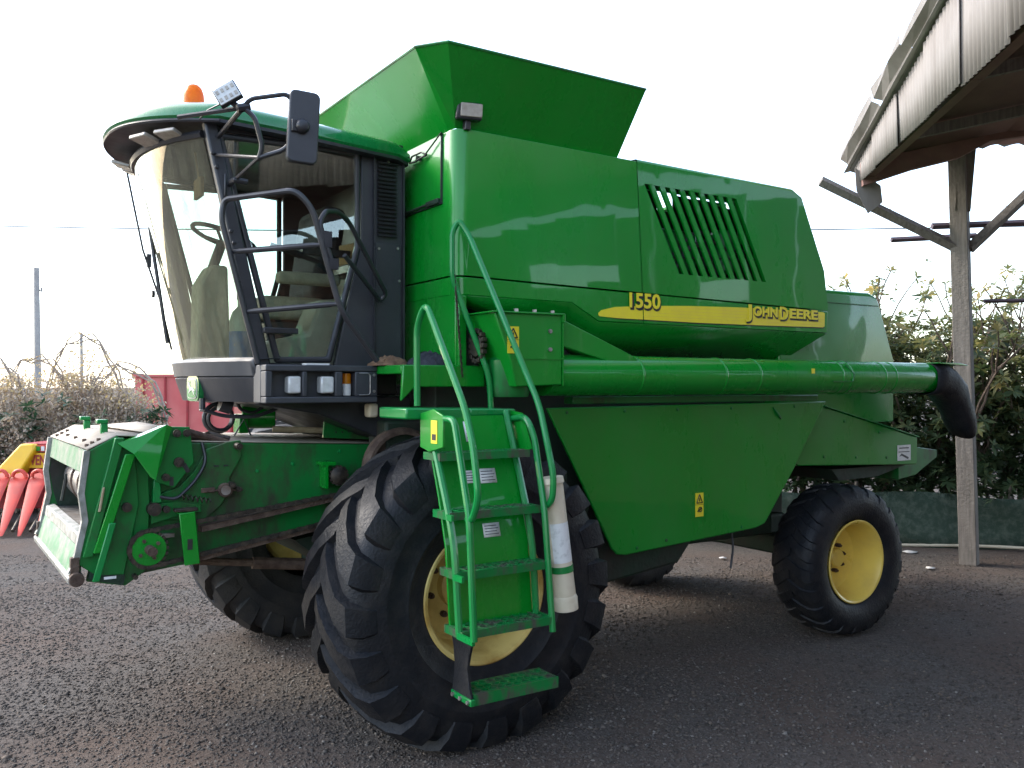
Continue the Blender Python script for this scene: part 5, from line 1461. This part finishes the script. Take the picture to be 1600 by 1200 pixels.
# chain hanging from the tall handrail
b = MB()
for k in range(34):
    z = 2.50 - k * 0.0165
    y = 0.25 - k * 0.0008
    b.box(0.100 + 0.001 * k, 0.104 + 0.001 * k + 0.006 * (k % 2), y - 0.003 - 0.004 * ((k + 1) % 2), y + 0.003 + 0.004 * ((k + 1) % 2), z - 0.010, z + 0.010)
b.stuff('safety_chain', 'chain', cb)
# manual tube strapped to the ladder
mt = empty('document_tube', (0.36, -0.33, 0.78))
tag(mt, 'cream plastic document tube strapped to the side of the ladder', 'tube')
tp, bt_ = Vector((0.335, -0.33, 1.44)), Vector((0.415, -0.35, 0.775))
MB().tube([bt_, bt_.lerp(tp, .97)], 0.056, 20).build('tube_body', 'cream', mt)
MB().tube([bt_.lerp(tp, .955), bt_.lerp(tp, .96), tp], [0.061, 0.063, 0.060], 20).build('tube_lid', 'cream', mt)
MB().tube([bt_ - (tp - bt_) * .01, bt_.lerp(tp, .08), bt_.lerp(tp, .10)], [0.061, 0.063, 0.058], 20).build('tube_cap', 'cream', mt)
MB().tube([bt_.lerp(tp, .28), bt_.lerp(tp, .33)], 0.059, 20).build('tube_strap', 'green_rail', mt)
q0, q1 = bt_.lerp(tp, .36), bt_.lerp(tp, .66)
ax = (tp - bt_).normalized(); e1 = ax.cross(Vector((0, 1, 0))).normalized(); e2 = ax.cross(e1)
rows = [[q + (e1 * math.cos(a) + e2 * math.sin(a)) * 0.0572 for a in np.linspace(0.3, 2.6, 10)] for q in (q0, q1)]
if rows[0][5].y > bt_.y: rows = [[q + (e1 * math.cos(a) - e2 * math.sin(a)) * 0.0572 for a in np.linspace(0.3, 2.6, 10)] for q in (q0, q1)]
MB().sheet(rows).build('tube_label', 'white', mt)
# junk lying on the deck
def heap(name, c, r, h, m, seed, nseg=14):
    rr = random.Random(seed)
    g = []
    for i in range(nseg + 1):
        row = []
        for j in range(nseg + 1):
            u, v = i / nseg * 2 - 1, j / nseg * 2 - 1
            d = math.hypot(u, v)
            z = max(0, 1 - d * d) ** 0.6 * h * (0.6 + 0.5 * rr.random()) if d < 1 else 0
            row.append((c[0] + u * r[0] + rr.uniform(-1, 1) * 0.012, c[1] + v * r[1] + rr.uniform(-1, 1) * 0.012, c[2] + z))
        g.append(row)
    return MB().sheet(g).build(name, m, None, sharp=60)
o = heap('folded_cloth', (0.06, 0.46, 2.013), (0.13, 0.14), 0.085, 'cloth', 3)
tag(o, 'crumpled dark cloth lying on the green platform beside the cab', 'cloth')
o = heap('debris_heap', (-0.12, 0.6, 2.013), (0.11, 0.12), 0.06, 'debris', 5)
tag(o, 'small heap of brown plant debris on the platform', 'debris')
# ---------------------------------------------------------------- feeder house
fh = empty('feeder_house', (-0.9, 1.5, 0.9), cb)
FY0, FY1 = 0.90, 2.10
b = MB()
b.prism([(-1.16, 1.60), (-0.873, 1.588), (0.10, 1.545), (0.10, 1.15), (-0.378, 1.081), (-1.159, 0.965), (-1.2, 0.955)], 'Y', FY0, FY1)
b.build('feeder_trough', 'green_worn', fh, bevel=0.006)
b = MB(); b.add([(-1.14, FY0 + .01, 1.606), (-0.873, FY0 + .01, 1.594), (0.10, FY0 + .01, 1.551), (0.10, FY1 - .01, 1.551), (-0.873, FY1 - .01, 1.594), (-1.14, FY1 - .01, 1.606)], [(0, 1, 4, 5), (1, 2, 3, 4)])
b.build('feeder_top_sheet', 'dust', fh, solid=0.006)
# front adapter: open throat with two cheeks, top hood, floor and sill
nE = [(-1.632, 1.580), (-1.658, 1.373), (-1.641, 1.235), (-1.684, 1.026), (-1.705, 0.985)]
ck = [(-1.504, 1.649), (-1.632, 1.580), (-1.658, 1.373), (-1.641, 1.235), (-1.684, 1.026), (-1.60, 0.96), (-1.47, 0.95), (-1.40, 1.30), (-1.42, 1.60)]
for y0, y1 in ((0.84, 0.862), (2.228, 2.25)):
    MB().prism(ck, 'Y', y0, y1).build('throat_cheek', 'green_worn', fh, bevel=0.004)
b = MB()
for y0, y1 in ((0.832, 0.872), (2.218, 2.258)):
    for (p, q) in zip(nE[:-1], nE[1:]):
        d = Vector((q[0] - p[0], q[1] - p[1])).normalized() * 0.004
        b.prism([(p[0] - 0.022, p[1] - d.y * 0), (p[0] + 0.006, p[1]), (q[0] + 0.006, q[1]), (q[0] - 0.022, q[1])], 'Y', y0, y1)
b.pieces('throat_edge', 'worn_edge', fh)
b = MB()
b.prism([(-1.632, 1.578), (-1.648, 1.46), (-1.630, 1.46), (-1.614, 1.575)], 'Y', 0.8725, 2.2175)
b.build('throat_lintel', 'green_dusty', fh, bevel=0.003)
b = MB()
b.add([(-1.640, 0.845, 1.585), (-1.505, 0.845, 1.652), (-1.505, 2.245, 1.652), (-1.640, 2.245, 1.585), (-1.16, 0.90, 1.665), (-1.16, 2.2, 1.665), (-1.40, 0.845, 1.645), (-1.40, 2.245, 1.645)],
      [(0, 1, 2, 3), (1, 6, 7, 2), (6, 4, 5, 7)])
b.build('hood_sheet', 'dust', fh, solid=0.006, sharp=10)
b = MB(); b.add([(-1.36, 0.95, 1.66), (-1.20, 0.95, 1.672), (-1.22, 1.9, 1.675), (-1.42, 1.9, 1.66)], [(0, 1, 2, 3)]); b.build('hood_flap', 'dust', fh, solid=0.004)
b = MB()
for x in (-1.625, -1.6, -1.57):
    for y in (0.95, 1.2, 1.5, 1.8, 2.05):
        if x == -1.6 or y in (0.95, 2.05): b.cyl((x, y, 1.585 + (x + 1.64) * .5), (x, y, 1.60 + (x + 1.64) * .5), 0.010, 8)
b.stuff('bolt', 'rust', fh)
for y in (1.18, 1.74):
    b = MB()
    b.box(-1.525, -1.49, y - 0.018, y + 0.018, 1.645, 1.70); b.box(-1.545, -1.49, y - 0.025, y + 0.025, 1.70, 1.722)
    b.box(-1.52, -1.495, y - 0.03, y + 0.03, 1.642, 1.655)
    b.build('hood_catch', 'green_rail', fh, bevel=0.005)
b = MB(); b.prism([(-1.66, 1.155), (-1.22, 1.13), (-1.22, 1.11), (-1.665, 1.12)], 'Y', 0.875, 2.215); b.build('throat_floor', 'steel', fh)
b = MB(); b.prism([(-1.668, 1.16), (-1.62, 1.17), (-1.62, 1.155), (-1.676, 1.10)], 'Y', 0.88, 2.21); b.build('throat_lip', 'worn_edge', fh, bevel=0.006)
b = MB(); b.prism([(-1.676, 1.10), (-1.66, 1.12), (-1.66, 0.98), (-1.715, 0.96)], 'Y', 0.875, 2.215); b.build('throat_sill', 'green_dusty', fh, bevel=0.004)
b = MB(); b.prism([(-1.73, 0.968), (-1.66, 0.982), (-1.655, 0.93), (-1.725, 0.93)], 'Y', 0.815, 2.275); b.build('sill_beam', 'worn_edge', fh, bevel=0.008)
b = MB(); b.cyl((-1.69, 0.80, 0.955), (-1.69, 0.86, 0.955), 0.035, 16); b.cyl((-1.69, 2.23, 0.955), (-1.69, 2.29, 0.955), 0.035, 16)
for y in (0.845, 2.245):
    b.box(-1.715, -1.675, y - 0.022, y + 0.022, 0.985, 1.06)
b.pieces('pivot_pin', 'rust', fh, bevel=0.004)
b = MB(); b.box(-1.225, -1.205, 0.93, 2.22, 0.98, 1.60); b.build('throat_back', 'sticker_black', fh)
for y0, y1, xr in ((0.8635, 0.868, -1.43), (2.222, 2.2275, -1.23)):  # dark plates added for the shade and dirt inside the throat
    MB().prism([(-1.62, 1.56), (-1.645, 1.37), (-1.625, 1.24), (-1.60, 1.14), (xr, 1.14), (xr, 1.60)], 'Y', y0, y1).build('throat_shade_dirt', 'core', fh)
MB().prism([(-1.61, 1.575), (-1.50, 1.63), (-1.23, 1.63), (-1.23, 1.62), (-1.50, 1.62)], 'Y', 0.93, 2.22).build('throat_top_shade', 'core', fh)  # added dark plate, shade and dirt under the hood
b = MB(); b.lathe([(0.14, 0), (0.14, 1.27)], (-1.43, 0.93, 1.335), (0, 1, 0), 28)
b.build('feed_drum', 'steel', fh)
b = MB()
for y in (1.1, 1.35, 1.6, 1.85):
    b.lathe([(0.14, 0), (0.15, 0.01), (0.15, 0.03), (0.14, 0.04)], (-1.43, y, 1.335), (0, 1, 0), 24, False)
b.pieces('drum_band', 'rust', fh)
b = MB()
for y in (1.95,):
    b.tube([(-1.60, y + 0.1, 1.20), (-1.57, y + 0.12, 1.36)], 0.012, 6)
b.pieces('throat_stay', 'core', fh)
# uprights behind the cheek
def bar(p, q, w, y0, y1, name, m):
    MB().prism([(p[0] - w, p[1]), (p[0] + w, p[1]), (q[0] + w, q[1]), (q[0] - w, q[1])], 'Y', y0, y1).build(name, m, fh, bevel=0.004)
bar((-1.495, 1.64), (-1.64, 1.06), 0.022, 0.80, 0.838, 'upright_bar', 'green_worn')
bar((-1.45, 1.56), (-1.595, 1.08), 0.024, 0.775, 0.80, 'upright_bar', 'green')
bar((-1.535, 1.225), (-1.610, 0.945), 0.016, 0.755, 0.775, 'upright_bar', 'green_rail')
bar((-1.57, 1.40), (-1.59, 1.28), 0.006, 0.79, 0.80, 'upright_slot', 'straw')
MB().prism([(-1.64, 0.93), (-1.46, 0.888), (-1.36, 0.955), (-1.343, 1.30), (-1.36, 1.62), (-1.48, 1.62), (-1.55, 1.3)], 'Y', 0.863, 0.898).build('front_side_plate', 'green_worn', fh, bevel=0.004)
MB().prism([(-1.635, 0.945), (-1.475, 0.896), (-1.465, 0.93), (-1.48, 1.1), (-1.60, 1.1)], 'Y', 0.842, 0.8625).build('foot_plate', 'core', fh)
MB().box(-1.575, -1.52, 0.755, 0.7555, 0.952, 0.965).build('label', 'white', fh)
# bent green flap over the drive
fl_ = [(-1.506, 0.80, 1.612), (-1.40, 0.79, 1.645), (-1.28, 0.78, 1.70), (-1.25, 0.80, 1.69), (-1.34, 0.74, 1.425), (-1.437, 0.76, 1.56)]
b = MB(); b.add(fl_ + [(-1.29, 0.88, 1.69), (-1.40, 0.88, 1.645), (-1.506, 0.88, 1.612), (-1.365, 0.745, 1.445)], [(0, 1, 5), (1, 2, 4, 9, 5), (2, 3, 4), (0, 8, 7, 1), (1, 7, 6, 2)])
b.build('drive_flap', 'green', fh, solid=0.008, sharp=0)
MB().prism([(-1.42, 0.93), (-1.15, 0.96), (-1.12, 1.30), (-1.15, 1.62), (-1.42, 1.62)], 'Y', 0.8995, 0.915).build('inner_side_plate', 'green_worn', fh)
MB().prism([(-1.245, 1.69), (-1.153, 1.686), (-1.130, 1.501), (-1.230, 1.372), (-1.325, 1.411)], 'Y', 0.83, 0.85).build('pivot_plate', 'green_worn', fh, bevel=0.004)
b = MB()
for x, z, r in ((-1.21, 1.505, 0.026), (-1.275, 1.43, 0.02), (-1.22, 1.655, 0.02), (-1.17, 1.655, 0.02), (-1.46, 1.29, 0.024), (-1.33, 1.27, 0.034), (-1.27, 1.265, 0.018), (-0.935, 1.37, 0.016), (-0.90, 1.345, 0.014), (-0.90, 1.575, 0.018), (-1.42, 0.935, 0.012)):
    b.cyl((x, 0.90, z), (x, 0.81, z), r, 14); b.cyl((x, 0.81, z), (x, 0.80, z), r * 0.55, 8)
b.pieces('pivot_bolt', 'chain', fh)
b = MB(); b.prism([(-1.195, 1.49), (-1.175, 1.50), (-1.15, 1.455), (-1.17, 1.445)], 'Y', 0.826, 0.83); b.prism([(-1.255, 1.43), (-1.235, 1.43), (-1.235, 1.385), (-1.255, 1.385)], 'Y', 0.826, 0.83); b.pieces('adjuster_slot', 'sticker_black', fh)
MB().prism([(-1.057, 1.563), (-0.947, 1.597), (-0.876, 1.605), (-0.871, 1.517), (-0.936, 1.406), (-0.929, 1.340), (-0.984, 1.258), (-1.067, 1.189), (-1.32, 1.21), (-1.33, 1.33), (-1.2, 1.37), (-1.12, 1.45)], 'Y', 0.872, 0.899).build('hinge_plate', 'green_worn', fh, bevel=0.004)
b = MB(); b.box(-1.02, -0.995, 0.868, 0.8725, 1.468, 1.476); b.box(-0.97, -0.945, 0.868, 0.8725, 1.468, 1.476); b.pieces('plate_slot', 'sticker_black', fh)
b = MB(); b.tube([(-1.07, 0.85, 1.345), (-0.87, 0.85, 1.338)], 0.006, 6); b.box(-1.09, -1.02, 0.845, 0.86, 1.335, 1.36); b.cyl((-0.965, 0.872, 1.342), (-0.965, 0.84, 1.342), 0.038, 18); b.build('tension_rod', 'rust', fh, bevel=0.003)
b = MB(); b.cyl((-0.965, 0.838, 1.342), (-0.965, 0.835, 1.342), 0.026, 14); b.build('tension_washer', 'steel', fh)
MB().prism([(-1.34, 1.19), (-1.20, 1.225), (-1.09, 1.235), (-1.09, 1.275), (-1.22, 1.30), (-1.34, 1.29)], 'Y', 0.85, 0.871).build('spring_arm', 'green_worn', fh, bevel=0.003)
# chain drive
SX, SZ, SR = -1.362, 1.075, 0.088
b = MB(); b.lathe([(SR - 0.006, 0), (SR - 0.006, 0.02), (0.05, 0.022), (0.0, 0.022)], (SX, 0.80, SZ), (0, -1, 0), 30); b.build('sprocket', 'green', fh)
b = MB(); b.cyl((SX, 0.85, SZ), (SX, 0.69, SZ), 0.024, 16)
for a in (0.6, 2.1, 3.7, 5.2): b.cyl((SX + 0.05 * math.cos(a), 0.79, SZ + 0.05 * math.sin(a)), (SX + 0.05 * math.cos(a), 0.768, SZ + 0.05 * math.sin(a)), 0.010, 6)
b.build('sprocket_shaft', 'rust', fh)
RX_, RZ_, RR_ = -0.30, 1.22, 0.07
import itertools
path = []
th = math.atan2(RZ_ - SZ, RX_ - SX)
for a in np.linspace(math.pi / 2, 3 * math.pi / 2, 14): path.append((SX + (SR + 0.004) * math.cos(a + th), SZ + (SR + 0.004) * math.sin(a + th)))
for a in np.linspace(-math.pi / 2, math.pi / 2, 10): path.append((RX_ + RR_ * math.cos(a + th), RZ_ + RR_ * math.sin(a + th)))
path.append(path[0])
PV = [Vector((x, z)) for x, z in path]
seglen = [(PV[i + 1] - PV[i]).length for i in range(len(PV) - 1)]
tot = sum(seglen); nl = int(tot / 0.026)
b = MB()
for k in range(nl):
    s = k * tot / nl
    i = 0
    while s > seglen[i]: s -= seglen[i]; i += 1
    p = PV[i] + (PV[i + 1] - PV[i]).normalized() * s
    d = (PV[i + 1] - PV[i]).normalized(); nn_ = Vector((-d.y, d.x))
    yc = 0.79
    l2, h2 = 0.0155, 0.0085 + 0.002 * (k % 2)
    quad = [p - d * l2 - nn_ * h2, p + d * l2 - nn_ * h2, p + d * l2 + nn_ * h2, p - d * l2 + nn_ * h2]
    yo_ = 0.013 if k % 2 else 0.009
    for s_ in (-1, 1):
        b.prism([(q.x, q.y) for q in quad], 'Y', yc + s_ * yo_ - 0.002, yc + s_ * yo_ + 0.002)
    b.cyl((p.x + d.x * .013, yc - 0.016, p.y + d.y * .013), (p.x + d.x * .013, yc + 0.016, p.y + d.y * .013), 0.006, 6)
b.stuff('drive_chain', 'chain', fh, sharp=20)
b = MB()
for k in range(20):
    a = 2 * math.pi * k / 20
    b.box(SX + SR * math.cos(a) - 0.008, SX + SR * math.cos(a) + 0.008, 0.783, 0.797, SZ + SR * math.sin(a) - 0.008, SZ + SR * math.sin(a) + 0.008, Matrix.Rotation(-a, 3, 'Y'))
for k in range(14):
    a = 2 * math.pi * k / 14
    b.box(-0.34 + 0.05 * math.cos(a) - 0.008, -0.34 + 0.05 * math.cos(a) + 0.008, 0.80, 0.815, 1.39 + 0.05 * math.sin(a) - 0.008, 1.39 + 0.05 * math.sin(a) + 0.008, Matrix.Rotation(-a, 3, 'Y'))
b.lathe([(0.05, 0), (0.05, 0.015), (0.02, 0.03), (0.0, 0.03)], (-0.34, 0.815, 1.39), (0, -1, 0), 20)
b.stuff('sprocket_teeth', 'chain', fh)
b = MB(); b.prism([(-1.10, 1.165), (-0.30, 1.28), (-0.30, 1.255), (-1.10, 1.135)], 'Y', 0.80, 0.88); b.build('chain_guide', 'rust', fh)
b = MB(); b.prism([(-1.11, 1.015), (-0.36, 1.13), (-0.36, 1.105), (-1.11, 0.985)], 'Y', 0.80, 0.88); b.build('chain_guide', 'rust', fh)
b = MB(); b.prism([(-1.226, 1.248), (-1.147, 1.255), (-1.122, 0.984), (-1.198, 0.980)], 'Y', 0.742, 0.752); b.box(-1.226, -1.147, 0.752, 0.89, 1.243, 1.252)
cgd = b.build('chain_bracket', 'green', fh, bevel=0.004)
MB().box(-1.185, -1.16, 0.739, 0.742, 1.06, 1.115).build('bracket_hole', 'sticker_black', cgd)
b = MB(); b.prism([(-0.44, 1.47), (-0.36, 1.47), (-0.36, 1.45), (-0.405, 1.45), (-0.405, 1.32), (-0.42, 1.32), (-0.42, 1.45), (-0.44, 1.45)], 'Y', 0.80, 0.90); b.build('tension_bracket', 'green', fh)
b = MB()
for x, z in ((-0.78, 1.43), (-0.58, 1.46), (-0.87, 1.18), (-0.66, 1.2), (-0.5, 1.24), (-0.3, 1.52)): b.lathe([(0.011, 0), (0.009, 0.008), (0.0, 0.01)], (x, 0.898, z), (0, -1, 0), 10)
b.stuff('rivet', 'green_rail', fh)
b = MB()
b.tube(fillet([(-1.30, 0.84, 1.33), (-1.22, 0.83, 1.31), (-1.12, 0.85, 1.40), (-1.06, 0.86, 1.50), (-1.08, 0.88, 1.60)], 0.05), 0.009, 8); b.build('oil_hose', 'blackmetal', fh)
b = MB()
for k in range(60):
    a = k * 0.7; b.v.append((-1.20 + k * 0.0026 + 0.0, 0.835 + 0.014 * math.cos(a), 1.325 - k * 0.0006 + 0.014 * math.sin(a)))
pts_ = list(b.v); b = MB(); b.tube(pts_, 0.0035, 5); b.build('tension_spring', 'chain', fh)
MB().prism([(-1.33, 1.42), (-1.30, 1.42), (-1.29, 1.30), (-1.335, 1.30)], 'Y', 0.835, 0.86).build('stop_block', 'green_rail', fh, bevel=0.004)
MB().box(-1.245, -1.13, 0.745, 0.80, 1.256, 1.272).build('bracket_clip', 'chain', fh, bevel=0.003)
# stay rod and hydraulics on the feeder
b = MB(); b.tube([(-1.16, 0.93, 1.665), (-0.93, 0.93, 1.59)], 0.017, 10); b.build('stay_rod', 'rust', fh)
b = MB(); b.tube([(-1.1, 1.0, 1.61), (-1.0, 1.05, 1.64), (-0.9, 1.0, 1.61)], 0.012, 8); b.tube([(-1.12, 0.98, 1.62), (-0.95, 0.96, 1.615)], 0.02, 8); b.build('hydraulic_line', 'chain', fh)
b = MB(); b.cyl((-0.62, 1.75, 1.70), (-0.42, 1.70, 1.70), 0.075, 22); b.box(-0.66, -0.6, 1.66, 1.8, 1.6, 1.72); b.build('header_motor', 'green', fh, bevel=0.006)
b = MB(); b.tube([(-0.82 + 0.085 * math.cos(a), 1.55, 1.705 + 0.085 * math.sin(a)) for a in np.linspace(0, 2 * math.pi, 20)], 0.014, 8, False)
b.tube([(-0.82 + 0.075 * math.cos(a) + 0.01, 1.53, 1.70 + 0.07 * math.sin(a)) for a in np.linspace(0, 2 * math.pi, 20)], 0.012, 8, False)
b.tube([(-0.82, 1.55, 1.80), (-0.80, 1.52, 1.84), (-0.78, 1.5, 1.86)], 0.012, 6)
b.tube([(-0.75, 1.45, 1.60), (-0.70, 1.42, 1.70), (-0.66, 1.42, 1.60)], 0.006, 6); b.build('coiled_hose', 'blackmetal', fh)
b = MB(); b.tube([(-0.5, 1.5, 1.63), (-0.1, 1.4, 1.61), (0.1, 1.3, 1.60)], 0.02, 8); b.build('feeder_hose', 'straw', fh)
b = MB()
b.tube(fillet([(-1.0, 1.2, 1.83), (-1.0, 1.2, 1.765)], .02), 0.018, 8)
b.tube(fillet([(-1.0, 1.2, 1.765), (-0.88, 1.2, 1.725), (-0.72, 1.15, 1.72), (-0.60, 1.15, 1.76), (-0.55, 1.15, 1.80)], 0.08), 0.011, 8)
b.tube(fillet([(-0.78, 1.3, 1.82), (-0.76, 1.3, 1.76), (-0.68, 1.3, 1.735), (-0.60, 1.3, 1.79)], 0.05), 0.010, 8)
b.cyl((-0.90, 1.2, 1.80), (-0.84, 1.2, 1.78), 0.045, 16)
b.pieces('cab_hose', 'blackmetal', cb)
MB().lathe([(0.012, -0.01), (0.018, 0), (0.012, 0.012)], (-1.0, 1.2, 1.765), (0, 0, 1), 12).build('hose_fitting', 'steel', cb)
# perforated green plate and lift cylinder behind the feeder
b = MB(); b.prism([(-0.30, 1.84), (0.12, 1.70), (0.12, 1.56), (-0.32, 1.59)], 'Y', 1.1, 1.12)
pp = b.build('perforated_plate', 'green_worn', cb)
b = MB()
for i in range(8):
    for j in range(4):
        x, z = -0.24 + i * 0.04, 1.62 + j * 0.04
        if z < 1.80 - (x + 0.3) * 0.33: b.cyl((x, 1.1, z), (x, 1.097, z), 0.006, 6)
b.stuff('plate_hole', 'sticker_black', pp)
MB().box(-0.02, 0.01, 1.095, 1.099, 1.65, 1.72).build('warning_sticker', 'sticker', pp)
b = MB(); b.tube([(-1.12, 1.1, 0.94), (-0.2, 1.05, 0.82)], 0.022, 10); b.tube([(-0.75, 1.085, 0.89), (0.05, 1.03, 0.79)], 0.035, 10); b.build('lift_cylinder', 'rust', cb)
MB().prism([(-0.55, 1.02), (0.1, 1.1), (0.1, 0.8), (-0.3, 0.82)], 'Y', 0.95, 2.0).build('feeder_underside', 'core', cb)
b = MB(); b.lathe([(0.22, 0), (0.24, 0.02), (0.24, 0.06), (0.22, 0.08), (0.20, 0.08), (0.20, 0.0), (0.22, 0)], (0.0, 0.66, 1.42), (0, 1, 0), 36, False)
b.lathe([(0.20, 0.05), (0.03, 0.04)], (0.0, 0.66, 1.42), (0, 1, 0), 24); b.build('drive_pulley', 'rust', cb)
MB().box(-0.20, -0.14, 0.7, 0.78, 1.72, 1.80).build('reservoir_cap', 'cream', cb, bevel=0.015)

# the throat is slewed a little on its pivots
for o in fh.children:
    if o.name.split('.')[0] in ('throat_cheek', 'throat_edge', 'throat_lintel', 'hood_sheet', 'hood_flap', 'hood_catch', 'throat_floor', 'throat_lip', 'throat_sill', 'sill_beam', 'pivot_pin', 'feed_drum', 'drum_band', 'throat_stay', 'throat_back', 'throat_shade_dirt', 'throat_top_shade', 'bolt'):
        for v in o.data.vertices:
            k = min(1.0, max(0.0, (-1.0 - v.co.x) / 0.4))
            v.co.x -= (v.co.y - 0.85) * 0.020 * k
